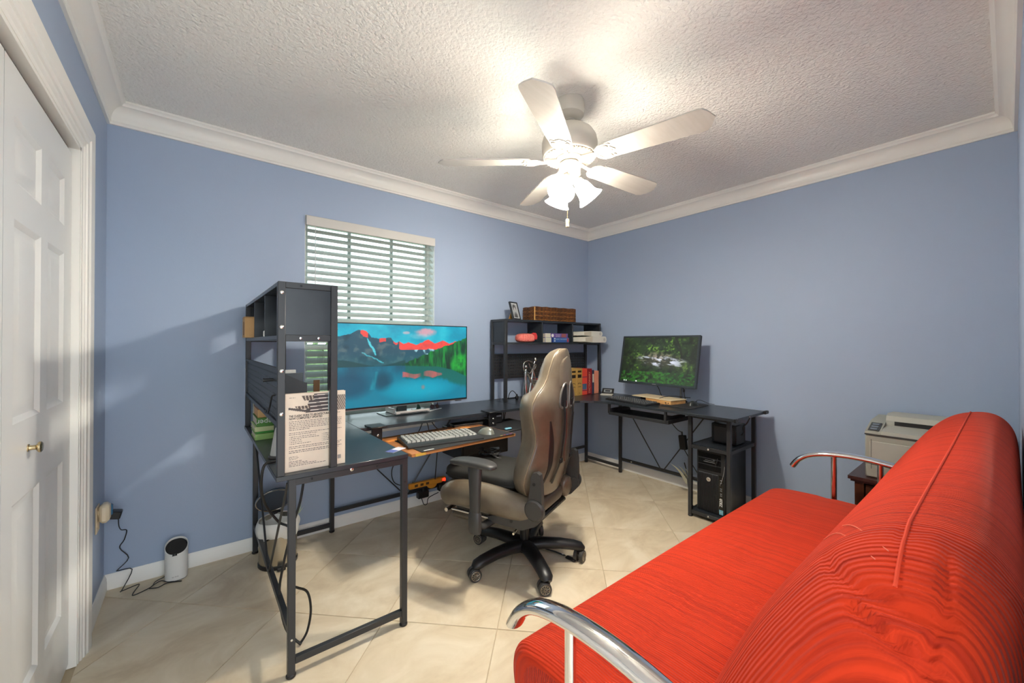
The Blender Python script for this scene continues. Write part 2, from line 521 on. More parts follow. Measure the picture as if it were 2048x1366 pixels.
# --- window: reveal lining, frame, mullions, pane
FRW = mat('white_window_frame', (222, 226, 224), .4)
win = bpy.data.objects.new('window_1', None); C.objects.link(win); win['kind'] = 'structure'
win.location = ((WX0 + WX1) / 2, Y1 + .1, WZ0); win['mw'] = [x for r_ in Matrix.Translation(win.location) for x in r_]
g = G().box(WX0, WX0 + .004, Y1 + .001, Y1 + T, WZ0, WZ1).box(WX1 - .004, WX1, Y1 + .001, Y1 + T, WZ0, WZ1).box(WX0, WX1, Y1 + .001, Y1 + T, WZ1 - .004, WZ1)
ob('reveal', g, FRW, win, smooth=False)
ob('window_sill', G().box(WX0 + .001, WX1 - .001, Y1 - .02, Y1 + T, WZ0, WZ0 + .022, .004), mat('marble_sill', (232, 230, 226), .25), win)
yf0, yf1 = Y1 + .095, Y1 + .13
g = G().box(WX0 + .004, WX0 + .035, yf0, yf1, WZ0 + .022, WZ1 - .004).box(WX1 - .035, WX1 - .004, yf0, yf1, WZ0 + .022, WZ1 - .004)
g.box(WX0 + .035, WX1 - .035, yf0, yf1, WZ1 - .04, WZ1 - .004).box(WX0 + .035, WX1 - .035, yf0, yf1, WZ0 + .022, WZ0 + .06)
ob('window_frame', g, FRW, win, smooth=False)
ob('meeting_rail', G().box(WX0 + .035, WX1 - .035, yf0, yf1, 1.27, 1.31), FRW, win, smooth=False)
MUL = mat('window_muntin', (196, 204, 202), .5)
for xx in (0.858, 1.167):
    ob('muntin', G().box(xx - .011, xx + .011, yf0 + .01, yf1 - .01, WZ0 + .06, WZ1 - .04), MUL, win, smooth=False)
GL = mat('window_glass', (240, 250, 248), 0.02, trans=1.0)
GL.node_tree.nodes['Principled BSDF'].inputs['IOR'].default_value = 1.05
ob('pane', G().box(WX0 + .03, WX1 - .03, yf0 + .016, yf0 + .019, WZ0 + .05, WZ1 - .03), GL, win, smooth=False)

# --- outdoors seen through the blind: lawn and a clipped hedge
struct('ground', G().box(-8, 12, Y1 + T + .02, 16, -.5, -.35), mat('lawn', (96, 122, 74), .9, noise=(3, (120, 140, 92))), smooth=False)
g = G()
for i in range(900):
    x = random.uniform(-4, 7); z = random.uniform(-.35, 1.25) ; y = 5.2 + random.uniform(0, .5)
    a = random.uniform(0, PI); s = random.uniform(.06, .14)
    M_ = Matrix.Translation((x, y, z)) @ Matrix.Rotation(a, 4, 'Z') @ Matrix.Rotation(random.uniform(-1, 1), 4, 'X')
    g.add([M_ @ Vector(p) for p in ((-s, 0, -s * .6), (s, 0, -s * .6), (s * .7, .02, s * .6), (-s * .7, .02, s * .6))], [(0, 1, 2, 3)])
g.box(-4, 7, 5.45, 5.9, -.35, 1.2)
ob('hedge', g, mat('hedge_leaves', (92, 120, 78), .8, noise=(9, (150, 168, 120))), smooth=False, label='pale green hedge outside beyond the window blind', cat='hedge', kind='stuff')

# ================================================================== WINDOW BLIND
blind = thing('window_blind', 'white horizontal slat blind hanging in the window with a plain valance', 'blind', ((WX0 + WX1) / 2, Y1 + .02, WZ0 + .03))
SL = mat('blind_slat', (164, 175, 170), .45)
VAL = mat('blind_valance', (206, 203, 197), .45)
ob('valance', G().box(WX0 + .004, WX1 - .004, Y1 - .022, Y1 - .008, 1.992, WZ1 - .006, .002), VAL, blind)
ob('headrail', G().box(WX0 + .008, WX1 - .008, Y1 - .006, Y1 + .05, 2.004, WZ1 - .012, .002), VAL, blind)
yc = Y1 + .026; tilt = math.radians(40)
slm = None; zz = 1.968
while zz > WZ0 + .075:
    if slm is None:
        g = G()
        n_ = 5; prof = []
        for i in range(n_):
            t = -1 + 2 * i / (n_ - 1)
            yy = t * .0255; hh = .0022 * (1 - t * t)
            prof.append((yy * math.cos(tilt) - hh * math.sin(tilt), yy * math.sin(tilt) + hh * math.cos(tilt)))
        top = [(y, z + .0012) for y, z in prof]; bot = [(y, z - .0012) for y, z in reversed(prof)]
        pl = top + bot; k = len(pl)
        xa, xb = WX0 + .009, WX1 - .009
        g.add([(xa, yc + y, zz + z) for y, z in pl] + [(xb, yc + y, zz + z) for y, z in pl], [(i, k + i, k + (i + 1) % k, (i + 1) % k) for i in range(k)] + [tuple(range(k)), tuple(range(2 * k - 1, k - 1, -1))])
        slm = ob('slat', g, SL, blind, angle=25); zs0 = zz
    else:
        c = slm.copy(); C.objects.link(c); c.parent = blind; c.location.z += zz - zs0
    zz -= .0447
ob('bottom_rail', G().box(WX0 + .009, WX1 - .009, yc - .024, yc + .024, WZ0 + .028, WZ0 + .044, .003), VAL, blind)
CORD = mat('blind_cord', (200, 204, 200), .8)
for xx in (0.665, 1.05, 1.36):
    g = G()
    for dy in (-.024, .024): g.cyl((xx, yc + dy, WZ0 + .05), (xx, yc + dy, 2.0), .0009, n=5)
    ob('ladder_cord', g, CORD, blind)
ob('lift_cord', G().cyl((1.405, Y1 - .004, 1.06), (1.405, Y1 - .004, 1.992), .0012, n=5).cyl((1.415, Y1 - .004, 1.10), (1.415, Y1 - .004, 1.992), .0012, n=5).lathe([(.003, 0), (.006, .004), (.004, .03), (.001, .034)], 10, Matrix.Translation((1.405, Y1 - .004, 1.03))).lathe([(.003, 0), (.006, .004), (.004, .03), (.001, .034)], 10, Matrix.Translation((1.415, Y1 - .004, 1.07))), CORD, blind)
ob('tilt_wand', G().cyl((.613, Y1 - .006, 1.45), (.613, Y1 - .006, 1.992), .0028, n=6), CORD, blind)

# ================================================================== CEILING FAN
FX_, FY_ = 1.46, 1.367
FANW = mat('fan_white', (206, 199, 187), .4)
BLADE = mat('fan_blade_white', (208, 203, 193), .4, noise=((3, 60, 60), (202, 197, 186)))
fan = thing('ceiling_fan', 'white five-blade ceiling fan with three lit frosted glass shades', 'ceiling fan', (FX_, FY_, 2.44))
FT = Matrix.Translation((FX_, FY_, 0))
ob('canopy', G().lathe([(.030, 2.352), (.052, 2.358), (.070, 2.372), (.073, 2.385), (.073, 2.4395)], 32, FT), FANW, fan)
ob('downrod', G().lathe([(.013, 2.29), (.013, 2.34), (.026, 2.345), (.024, 2.36)], 20, FT), FANW, fan)
ob('motor_housing', G().lathe([(.020, 2.322), (.05, 2.318), (.085, 2.306), (.115, 2.285), (.132, 2.258), (.138, 2.23), (.138, 2.196), (.134, 2.188), (.134, 2.172), (.130, 2.165), (.058, 2.160)][::-1], 48, FT), FANW, fan)
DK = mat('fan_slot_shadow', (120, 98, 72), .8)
g = G()
for i in range(40):
    a = 2 * PI * i / 40
    Mv = FT @ Matrix.Rotation(a, 4, 'Z')
    g.box(.070, .122, -.0026, .0026, 2.1585, 2.1618, 0, Mv)
ob('vent_slot', g, DK, fan, kind='stuff', smooth=False)
g = G()
for i in range(40):
    Mv = FT @ Matrix.Rotation(2 * PI * (i + .5) / 40, 4, 'Z')
    g.box(.068, .126, -.0052, .0052, 2.1572, 2.1625, .0012, Mv)
ob('vent_rib', g, FANW, fan, kind='stuff')
ob('flywheel', G().lathe([(.062, 2.140), (.066, 2.146), (.066, 2.156), (.055, 2.163)], 32, FT), FANW, fan)
ob('switch_housing', G().lathe([(.030, 2.040), (.044, 2.046), (.048, 2.056), (.048, 2.066), (.054, 2.072), (.054, 2.122), (.050, 2.130), (.040, 2.140)], 32, FT), FANW, fan)
def blade_mesh(a):
    Mv = FT @ Matrix.Rotation(a, 4, 'Z') @ Matrix.Translation((0, 0, 2.143)) @ Matrix.Rotation(math.radians(-12), 4, 'X')
    pts = [(.195, -.046), (.205, -.054), (.26, -.058), (.600, -.068), (.622, -.064), (.636, -.048), (.644, -.034), (.652, -.016), (.660, 0)]
    poly = pts + [(x, -y) for x, y in reversed(pts[:-1])]
    return G().prism(poly, -.003, .003, Mv)
def iron_mesh(a):
    Mv = FT @ Matrix.Rotation(a, 4, 'Z') @ Matrix.Translation((0, 0, 2.139)) @ Matrix.Rotation(math.radians(-12), 4, 'X')
    pts = [(.140, -.012), (.150, -.034), (.170, -.050), (.195, -.053), (.222, -.050), (.232, -.040), (.222, -.028), (.232, -.014), (.240, 0)]
    poly = pts + [(x, -y) for x, y in reversed(pts[:-1])]
    g = G().prism(poly, -.003, .001, Mv)
    for sy in (-1, 1):   # scrolled relief
        g.tube([Mv @ Vector(p) for p in spline([(.158, sy * .012, -.004), (.172, sy * .034, -.005), (.196, sy * .043, -.005), (.214, sy * .036, -.005), (.208, sy * .022, -.004)], 4)], .0035, 6)
        g.cyl(Mv @ Vector((.196, sy * .028, -.006)), Mv @ Vector((.196, sy * .028, -.001)), .005, n=10)
    g.cyl(Mv @ Vector((.222, 0, -.006)), Mv @ Vector((.222, 0, -.001)), .005, n=10)
    M2 = FT @ Matrix.Rotation(a, 4, 'Z')
    g.tube([M2 @ Vector(p) for p in ((.050, 0, 2.150), (.085, 0, 2.147), (.120, 0, 2.138), (.155, 0, 2.138))], [.011, .010, .011, .014], 8, flat=(1, .5))
    return g
for kq in range(5):
    a = math.radians(-148 + 72 * kq)
    bo = ob('fan_blade', blade_mesh(a), BLADE, fan, angle=30)
    ob('blade_iron', iron_mesh(a), FANW, bo)
SHADE = mat('lit_frosted_glass', (255, 255, 255), .4)
nb = SHADE.node_tree.nodes['Principled BSDF']
nb.inputs['Emission Color'].default_value = (*LAMP_COL, 1); nb.inputs['Emission Strength'].default_value = LAMP
BULBM = mat('lit_bulb', (255, 255, 255), .4)
nb = BULBM.node_tree.nodes['Principled BSDF']
nb.inputs['Emission Color'].default_value = (*LAMP_COL, 1); nb.inputs['Emission Strength'].default_value = BULB
for a in (-38.7, 81.3, 201.3):
    a = math.radians(a)
    d = Vector((math.cos(a), math.sin(a), 0)); ax = (d * .60 + Vector((0, 0, -.80))).normalized()
    o_ = Vector((FX_, FY_, 2.052)) + d * .036
    q = ax.to_track_quat('Z', 'Y').to_matrix().to_4x4(); q.translation = o_
    g = G().tube([Vector((FX_, FY_, 2.058)) + d * .02, o_ + ax * .004], .013, 10).lathe([(.014, .0), (.024, .004), (.027, .012), (.027, .022)], 20, q)
    hold = ob('lamp_holder', g, FANW, fan)
    prof = [(.024, .020), (.031, .028), (.038, .042), (.041, .060), (.043, .078), (.049, .096), (.059, .110), (.066, .118), (.064, .118), (.056, .109), (.046, .095), (.040, .078), (.038, .060), (.034, .042), (.027, .030), (.020, .024)]
    ob('glass_shade', G().lathe(prof, 28, q, cap0=False, cap1=False), SHADE, fan, angle=60, label='glowing frosted bell glass shade')
    ob('light_bulb', G().lathe([(.010, .02), (.013, .04), (.022, .062), (.026, .078), (.022, .093), (.010, .101), (.002, .103)], 16, q), BULBM, hold)
PULL = mat('pull_chain_brass', (190, 170, 130), .3, metal=.8)
pc = Vector((FX_ - .046, FY_ - .03, 0)); 
ch = ob('pull_chain', G().cyl((pc.x, pc.y, 1.833), (pc.x, pc.y, 2.10), .0013, n=6).cyl((pc.x, pc.y, 2.10), (pc.x + .004, pc.y + .003, 2.104), .004, n=8), PULL, fan)
ob('chain_fob', G().lathe([(.004, 1.800), (.0085, 1.801), (.0075, 1.815), (.0095, 1.828), (.0085, 1.836), (.003, 1.840)], 14, Matrix.Translation((pc.x, pc.y, 0))), mat('ivory_fob', (232, 210, 160), .35), ch)
# ================================================================== DESKS
def perforated(g, x0, x1, z0, z1, y, t, p=.0255, r=.0042, plane='XZ', back=True):
    """pegboard plate: real octagonal holes; plane XZ at depth y, or YZ at depth x"""
    nx = max(1, int(round((x1 - x0) / p))); nz = max(1, int(round((z1 - z0) / p)))
    px, pz = (x1 - x0) / nx, (z1 - z0) / nz
    mk = (lambda a, d, b: (a, d, b)) if plane == 'XZ' else (lambda a, d, b: (d, a, b))
    for i in range(nx):
        for j in range(nz):
            cx, cz = x0 + (i + .5) * px, z0 + (j + .5) * pz
            out = []; inn = []
            for q in range(8):
                a = PI / 4 * q
                ca, sa = math.cos(a), math.sin(a); s = 1 / max(abs(ca), abs(sa))
                out.append((cx + ca * s * px / 2, cz + sa * s * pz / 2)); inn.append((cx + ca * r, cz + sa * r))
            vs = [mk(a, y, b) for a, b in out + inn] + [mk(a, y + t, b) for a, b in out + inn]
            fs = []
            for q in range(8):
                q2 = (q + 1) % 8
                fs += [(q, q2, 8 + q2, 8 + q), (16 + q2, 16 + q, 24 + q, 24 + q2), (8 + q, 8 + q2, 24 + q2, 24 + q)]
            g.add(vs, fs)
    return g
def screw(parent, p, d, r=.0062, m_=None):
    q = Vector(d).to_track_quat('Z', 'Y').to_matrix().to_4x4(); q.translation = Vector(p)
    return ob('screw', G().lathe([(r, 0), (r, .0012), (r * .8, .0026), (r * .45, .003), (r * .38, .0014), (.0004, .0014)], 14, q), m_ or STEEL, parent)
TB = .025
def leg(parent, x, y, z1, z0=.012, foot=True):
    l = ob('leg', G().box(x - TB / 2, x + TB / 2, y - TB / 2, y + TB / 2, z0, z1, .0015), BLACKM, parent)
    if foot: ob('foot', G().lathe([(.014, 0), (.017, .003), (.017, .009), (.012, .014)], 16, Matrix.Translation((x, y, 0))), BLACKP, l)
    return l
def bar(name, parent, x0, x1, y0, y1, z0, z1, b=.0012, m_=None):
    return ob(name, G().box(x0, x1, y0, y1, z0, z1, b), m_ or BLACKM, parent)

ZT = .75
# ---------------- desk one: left wing with hutch, run under the window
da = thing('corner_desk', 'black L-shaped desk under the window carrying the large monitor, with hutch on its left wing', 'desk', (.48, 2.2, 0))
ob('tabletop', G().box(.232, .7345, 1.643, 2.792, ZT - .018, ZT, .0015), BLACKW, da)
ob('tabletop', G().box(.7355, 1.984, 2.292, 2.792, ZT - .018, ZT, .0015), BLACKW, da)
for (x, y) in ((.285, 1.660), (.722, 1.660), (.285, 2.765), (.708, 2.765)): leg(da, x, y, ZT - .018)
leg(da, 1.965, 2.765, ZT - .018); leg(da, 1.965, 2.315, ZT - .018)
bar('rail', da, .298, .710, 1.650, 1.670, .046, .071)
bar('rail', da, .273, .734, 1.648, 1.672, ZT - .043, ZT - .019)
bar('rail', da, .298, .696, 2.755, 2.775, .036, .061)
bar('rail', da, .275, .295, 1.672, 2.753, .150, .175)
bar('rail', da, .275, .295, 1.672, 2.753, ZT - .038, ZT - .0185)
bar('rail', da, .720, 1.953, 2.757, 2.775, .122, .147)
bar('rail', da, .748, 1.953, 2.755, 2.775, ZT - .043, ZT - .0185)
bar('rail', da, 1.955, 1.975, 2.327, 2.753, .046, .071)
for yy in (1.70, 2.72):
    ob('brace', G().tube([(.278, yy, ZT - .045), (.278, 2.17 + (.016 if yy > 2 else -.016), .168)], .0048, 6), BLACKM, da)
for xx in (.78, 1.62):
    ob('brace', G().tube([(xx, 2.752, ZT - .06 if xx > 1 else .60), (1.21 + (.016 if xx > 1.2 else -.016), 2.752, .14)], .0048, 6), BLACKM, da)
screw(da, (.497, 1.6475, ZT - .022), (0, -1, 0), .008)
for zz in (.142,): screw(da, (.285, 1.6475, zz), (0, -1, 0), .005)
screw(da, (.350, 1.6475, ZT - .030), (0, -1, 0), .004, BLACKP)
screw(da, (.600, 1.6475, ZT - .030), (0, -1, 0), .004, BLACKP)
screw(da, (.722, 1.6475, ZT - .12), (0, -1, 0), .004, BLACKP)

HT = 1.458
def hutch_a():
    pst = []
    for (x, y) in ((.2475, 1.6575), (.4275, 1.6575), (.2475, 2.7795), (.4275, 2.7795)):
        pst.append(ob('hutch_post', G().box(x - TB / 2, x + TB / 2, y - TB / 2, y + TB / 2, ZT, HT, .0015), BLACKM, da))
    ob('hutch_top', G().box(.236, .439, 1.671, 2.766, HT - .016, HT, .001), BLACKW, da)
    ob('hutch_shelf', G().box(.236, .439, 1.671, 2.766, 1.246, 1.262, .001), BLACKW, da)
    for y in (1.658, 2.779):
        bar('hutch_rail', da, .260, .415, y - .0105, y + .0105, HT - .022, HT)
        bar('hutch_rail', da, .260, .415, y - .0105, y + .0105, 1.240, 1.264)
        ob('side_panel', G().box(.260, .415, y + (-.004 if y < 2 else -.006), y + .006, 1.264, HT - .022), BLACKW, da, smooth=False)
    for y in (2.03, 2.41): ob('divider', G().box(.240, .436, y - .006, y + .006, 1.262, HT - .016, .001), BLACKW, da)
    g = G(); perforated(g, 1.672, 2.765, .945, 1.130, .243, .0018, plane='YZ')
    g.box(.236, .2465, 1.671, 2.766, 1.130, 1.142, .001).box(.236, .2465, 1.671, 2.766, .926, .945, .001)
    pg = ob('pegboard', g, BLACKM, da, smooth=False)
    for (y, z) in ((1.80, 1.09),):
        ob('peg', G().cyl((.2425, y, z), (.212, y, z), .006, n=10).cyl((.212, y, z), (.208, y, z), .008, n=10), BLACKP, pg)
    ob('peg_hook', G().tube(spline([(.2425, 1.75, 1.035), (.232, 1.752, 1.03), (.228, 1.765, .995), (.226, 1.80, .965), (.224, 1.84, .955), (.222, 1.846, .968)], 5), .0032, 6), BLACKP, pg)
    for zz in (1.418, 1.292, 1.132, .975): screw(da, (.2475, 1.6448, zz), (0, -1, 0), .0068)
    for xx in (.310, .372): screw(da, (xx, 1.6472, 1.252), (0, -1, 0), .0055)
    screw(da, (.312, 1.6472, 1.447), (0, -1, 0), .004, BLACKM)
    screw(da, (.4402, 1.6575, 1.29), (1, 0, 0), .0055)
    for zz in (1.08, .99): screw(da, (.2350, 2.7795, zz), (-1, 0, 0), .005)
    return pst
hutch_a()

# ---------------- desk two: corner desk with hutch, keyboard drawer and computer rack
db = thing('corner_desk', 'black L-shaped desk in the far corner with hutch, pull-out tray and computer rack', 'desk', (2.7, 2.2, 0))
poly = [(1.986, 2.292), (2.50, 2.292), (2.56, 2.270), (2.64, 2.19), (2.693, 2.10), (2.700, 2.05), (3.222, 2.05), (3.222, 2.792), (1.986, 2.792)]
ob('tabletop', G().prism(poly, ZT - .018, ZT), BLACKW, db, smooth=False)
ob('tabletop', G().box(2.700, 3.222, 1.092, 2.049, ZT - .018, ZT, .0015), BLACKW, db)
leg(db, 2.015, 2.765, ZT - .018); leg(db, 2.015, 2.330, ZT - .018)
bar('rail', db, 2.005, 2.025, 2.343, 2.752, .046, .071)
leg(db, 3.200, 2.755, ZT - .018); leg(db, 3.200, 2.330, ZT - .018)
bar('rail', db, 3.190, 3.210, 2.343, 2.742, .046, .071)
bar('rail', db, 2.028, 3.187, 2.757, 2.775, .150, .175)
bar('rail', db, 2.028, 3.187, 2.757, 2.775, ZT - .043, ZT - .0185)
bar('rail', db, 3.191, 3.209, 1.443, 2.317, .118, .143)
bar('rail', db, 3.191, 3.209, 1.443, 2.317, ZT - .043, ZT - .0185)
screw(db, (3.190, 2.20, .130), (-1, 0, 0), .006)
for (ya, yb) in ((2.29, 1.90), (1.48, 1.87)):
    ob('brace', G().tube([(3.186, ya, ZT - .05), (3.186, yb, .14)], .0048, 6), BLACKM, db)
for (x, y) in ((2.79, 1.430), (2.79, 1.165), (3.200, 1.430), (3.200, 1.165)): leg(db, x, y, ZT - .018)
for (z0, z1) in ((.026, .051), (.490, .515)):
    bar('rail', db, 2.780, 2.800, 1.178, 1.417, z0, z1)
    bar('rail', db, 3.190, 3.210, 1.178, 1.417, z0, z1)
    bar('rail', db, 2.803, 3.187, 1.155, 1.175, z0, z1)
    bar('rail', db, 2.803, 3.187, 1.420, 1.440, z0, z1)
    ob('rack_shelf', G().box(2.802, 3.188, 1.177, 1.418, z1 - .008, z1 + .002), BLACKW, db, smooth=False)
    screw(db, (2.7795, 1.30, (z0 + z1) / 2), (-1, 0, 0), .0065)
bar('rail', db, 2.803, 3.187, 1.155, 1.175, ZT - .043, ZT - .0185)
bar('rail', db, 2.780, 2.800, 1.178, 1.417, ZT - .043, ZT - .0185)
ob('edge_clip', G().box(3.175, 3.235, 1.078, 1.1, ZT - .018, ZT + .004, .003), BLACKP, db)
ob('edge_clip', G().box(2.694, 2.735, 1.084, 1.1, ZT - .022, ZT + .0015, .003), BLACKP, db)
screw(db, (2.93, 1.0915, ZT - .009), (0, -1, 0), .005)
# pull-out tray under the wing
tr = ob('pull_out_tray', G().box(2.722, 3.02, 1.56, 2.10, .640, .652, .001).box(2.722, 2.734, 1.56, 2.10, .652, .664, .001).box(2.722, 3.02, 1.56, 1.568, .652, .67, .001).box(2.722, 3.02, 2.092, 2.10, .652, .67, .001), BLACKM, db)
for yy in (1.585, 2.095):
    ob('tray_bracket', G().box(2.715, 2.735, yy - .008, yy + .008, .652, ZT - .018, .001).box(2.735, 3.0, yy - .006, yy + .006, .665, .69, .001), BLACKM, tr)
# hutch
HB = 1.438
for (x, y) in ((2.0085, 2.595), (2.0085, 2.7775), (3.2095, 2.595), (3.2095, 2.7775)):
    ob('hutch_post', G().box(x - TB / 2, x + TB / 2, y - TB / 2, y + TB / 2, ZT, HB, .0015), BLACKM, db)
ob('hutch_top', G().box(2.022, 3.196, 2.584, 2.789, HB - .016, HB, .001), BLACKW, db)
ob('hutch_shelf', G().box(2.022, 3.196, 2.584, 2.789, 1.228, 1.244, .001), BLACKW, db)
for x in (2.0085, 3.2095):
    bar('hutch_rail', db, x - .0105, x + .0105, 2.608, 2.765, HB - .022, HB)
    bar('hutch_rail', db, x - .0105, x + .0105, 2.608, 2.765, 1.222, 1.246)
    ob('side_panel', G().box(x - .005, x + .005, 2.608, 2.765, 1.246, HB - .022), BLACKW, db, smooth=False)
for x in (2.418, 2.810): ob('divider', G().box(x - .006, x + .006, 2.586, 2.787, 1.244, HB - .016, .001), BLACKW, db)
g = G(); perforated(g, 2.022, 3.196, .945, 1.130, 2.782, .0018)
g.box(2.022, 3.196, 2.778, 2.7885, 1.130, 1.142, .001).box(2.022, 3.196, 2.778, 2.7885, .926, .945, .001)
ob('pegboard', g, BLACKM, db, smooth=False)
screw(db, (3.03, 2.7805, 1.105), (0, -1, 0), .004)

# ================================================================== KEYBOARD TRAY CLAMPED TO DESK ONE
WOODO = mat('orange_ply', (182, 122, 72), .5, noise=((4, 50, 50), (160, 100, 54)))
kt = thing('keyboard_tray', 'orange plywood keyboard tray clamped under the front edge of the window desk', 'tray', (1.25, 2.15, .655))
# the tray swings out on its slide, turned a little towards the chair
KA = math.radians(3)
def KT(x, y, z): return Vector((1.235, 2.13, 0)) + Vector((x * math.cos(KA) - y * math.sin(KA), x * math.sin(KA) + y * math.cos(KA), z))
KM = Matrix.Translation((1.235, 2.13, 0)) @ Matrix.Rotation(KA, 4, 'Z')
ob('board', G().box(-.365, .36, -.185, .27, .642, .660, .003, KM), WOODO, kt)
for xx in (.822, 1.64):
    g = G()
    g.box(xx - .045, xx + .05, 2.236, 2.350, ZT + .0005, ZT + .0085, .003)
    g.box(xx - .03, xx + .03, 2.262, 2.276, .625, ZT + .004, .002)
    g.box(xx - .03, xx + .03, 2.276, 2.33, ZT - .05, ZT - .042, .001)
    ck = ob('clamp', g, BLACKP, kt)
    for zz in (.705, .672): screw(ck, (xx + .004, 2.2615, zz), (0, -1, 0), .0065)
    ob('clamp_knob', G().cyl((xx, 2.305, ZT - .05), (xx, 2.305, .64), .006, n=10).lathe([(.018, .618), (.02, .622), (.02, .634), (.016, .64)], 16, Matrix.Translation((xx, 2.305, 0))), BLACKP, ck)
ob('slide', G().box(.80, 1.67, 2.262, 2.282, .622, .6405, .001), BLACKM, kt)
MATB = mat('desk_mat_black', (38, 38, 38), .75, bump=(900, .1, .0004))
ob('side_plate', G().box(.362, .70, -.07, .27, .640, .652, .002, KM), BLACKM, kt)
dm = ob('desk_mat', G().box(-.31, .345, -.19, .135, .6605, .6635, .0012, KM), MATB, label='thin black desk mat on the plywood keyboard tray under the keyboard', cat='mat')
for q, (c_, xx) in enumerate((((210, 190, 90), .235), ((190, 70, 60), .26), ((90, 110, 190), .285), ((170, 90, 160), .31))):
    ob('print_mark', G().box(xx, xx + .019, -.184, -.177, .6636, .6640, 0, KM), mat('mat_print_%d' % q, c_, .7), dm, smooth=False)

def keyboard(name, label, Mk, w, d, keys, base_m, key_m, wrist=True, th=.02):
    k = thing(name, label, 'keyboard', Mk.translation)
    prof = [(-d / 2, 0), (-d / 2, .006), (-d / 2 + .01, .011), (-d / 2 + .06, .014), (d / 2 - .005, th), (d / 2, th - .004), (d / 2, 0)]
    g = G(); n = len(prof)
    g.add([Mk @ Vector((-w / 2, y, z)) for y, z in prof] + [Mk @ Vector((w / 2, y, z)) for y, z in prof],
          [(i, (i + 1) % n, n + (i + 1) % n, n + i) for i in range(n)] + [tuple(range(n - 1, -1, -1)), tuple(range(n, 2 * n))])
    ob('keyboard_body', g, base_m, k, angle=50)
    y0 = -d / 2 + (.065 if wrist else .012); y1 = d / 2 - .012
    rows = 6; ry = (y1 - y0) / rows
    g = G(); gl = G()
    zf = lambda y: .014 + (th - .014) * max(0, (y + d / 2 - .06)) / (d - .065)
    for r in range(rows):
        x = -w / 2 + .012; yy = y0 + r * ry
        while x < w / 2 - .02:
            kw = ry * 1.0
            if r == 0 and abs(x + w * .12) < .001 + kw * .6: kw = ry * 5
            if -.009 < (x - w * .20) < .006 or -.009 < (x - w * .335) < .006: x += .007
            if x + kw > w / 2 - .008: break
            z = zf(yy + ry / 2)
            a = .0022; b = .0042; h = .0085
            vs = [(x + a, yy + a, z - .001), (x + kw - a, yy + a, z - .001), (x + kw - a, yy + ry - a, z - .001), (x + a, yy + ry - a, z - .001),
                  (x + b, yy + b, z + h), (x + kw - b, yy + b, z + h), (x + kw - b, yy + ry - b * .8, z + h), (x + b, yy + ry - b * .8, z + h)]
            g.add([Mk @ Vector(p) for p in vs], [(4, 5, 6, 7), (0, 1, 5, 4), (1, 2, 6, 5), (2, 3, 7, 6), (3, 0, 4, 7)])
            gl.add([Mk @ Vector(p) for p in ((x + kw * .3, yy + ry * .4, z + h + .0003), (x + kw * .5, yy + ry * .4, z + h + .0003), (x + kw * .5, yy + ry * .65, z + h + .0003), (x + kw * .3, yy + ry * .65, z + h + .0003))], [(0, 1, 2, 3)])
            x += kw
    ob('keycaps', g, key_m, k, smooth=False, kind='stuff')
    ob('key_legend', gl, WHITEP, k, smooth=False, kind='stuff')
    return k
KEYM = mat('keycap_grey', (150, 150, 146), .45)
Mkb = Matrix.Translation((1.145, 2.105, .664)) @ Matrix.Rotation(math.radians(-8), 4, 'Z')
keyboard('keyboard', 'black keyboard with pale keys and a wrist rest on the desk mat', Mkb, .455, .235, 0, mat('keyboard_charcoal', (40, 40, 40), .4), mat('keycap_pale', (168, 168, 162), .35))
Mk2 = Matrix.Translation((2.835, 1.955, ZT)) @ Matrix.Rotation(math.radians(-100), 4, 'Z')
keyboard('keyboard', 'slim dark keyboard on the right wing below the smaller monitor', Mk2, .45, .16, 0, BLACKP, mat('keycap_dark', (70, 72, 74), .4), wrist=False, th=.018)

def mouse(label, Mm, m0, m1, s=1.0):
    t = thing('computer_mouse', label, 'mouse', Mm.translation)
    def fn(u, v):
        a = u * 2 * PI; r = v
        x = .031 * s * r * math.cos(a) * (1 + .10 * math.sin(a)); y = .054 * s * r * math.sin(a)
        zz = .036 * s * max(0, 1 - r ** 2.6) ** .75 * (1 - .28 * (y / .054))
        return Mm @ Vector((x, y, zz))
    ob('shell', G().grid(fn, 28, 10, cu=True), m0, t, angle=180)
    ob('scroll_wheel', G().cyl(Mm @ Vector((-.003, .034, .022)), Mm @ Vector((.003, .034, .022)), .008, n=12), m1, t)
    return t
SILV = mat('silver_mouse', (150, 150, 138), .22, metal=.5)
mouse('silver and black mouse on the desk mat beside the pale-keyed keyboard', KM @ Matrix.Translation((.205, -.075, .664)) @ Matrix.Rotation(.4, 4, 'Z'), SILV, BLACKP, 1.12)
mp = ob('mouse_pad', G().box(2.845, 3.14, 1.465, 1.70, ZT + .0003, ZT + .004, .0015), MATB, label='black mouse pad on the right wing of the corner desk', cat='mouse pad')
mouse('black mouse on the mouse pad of the right desk wing', Matrix.Translation((3.04, 1.535, ZT + .0045)) @ Matrix.Rotation(-1.7, 4, 'Z'), mat('black_mouse', (40, 42, 38), .3), BLACKP, .95)

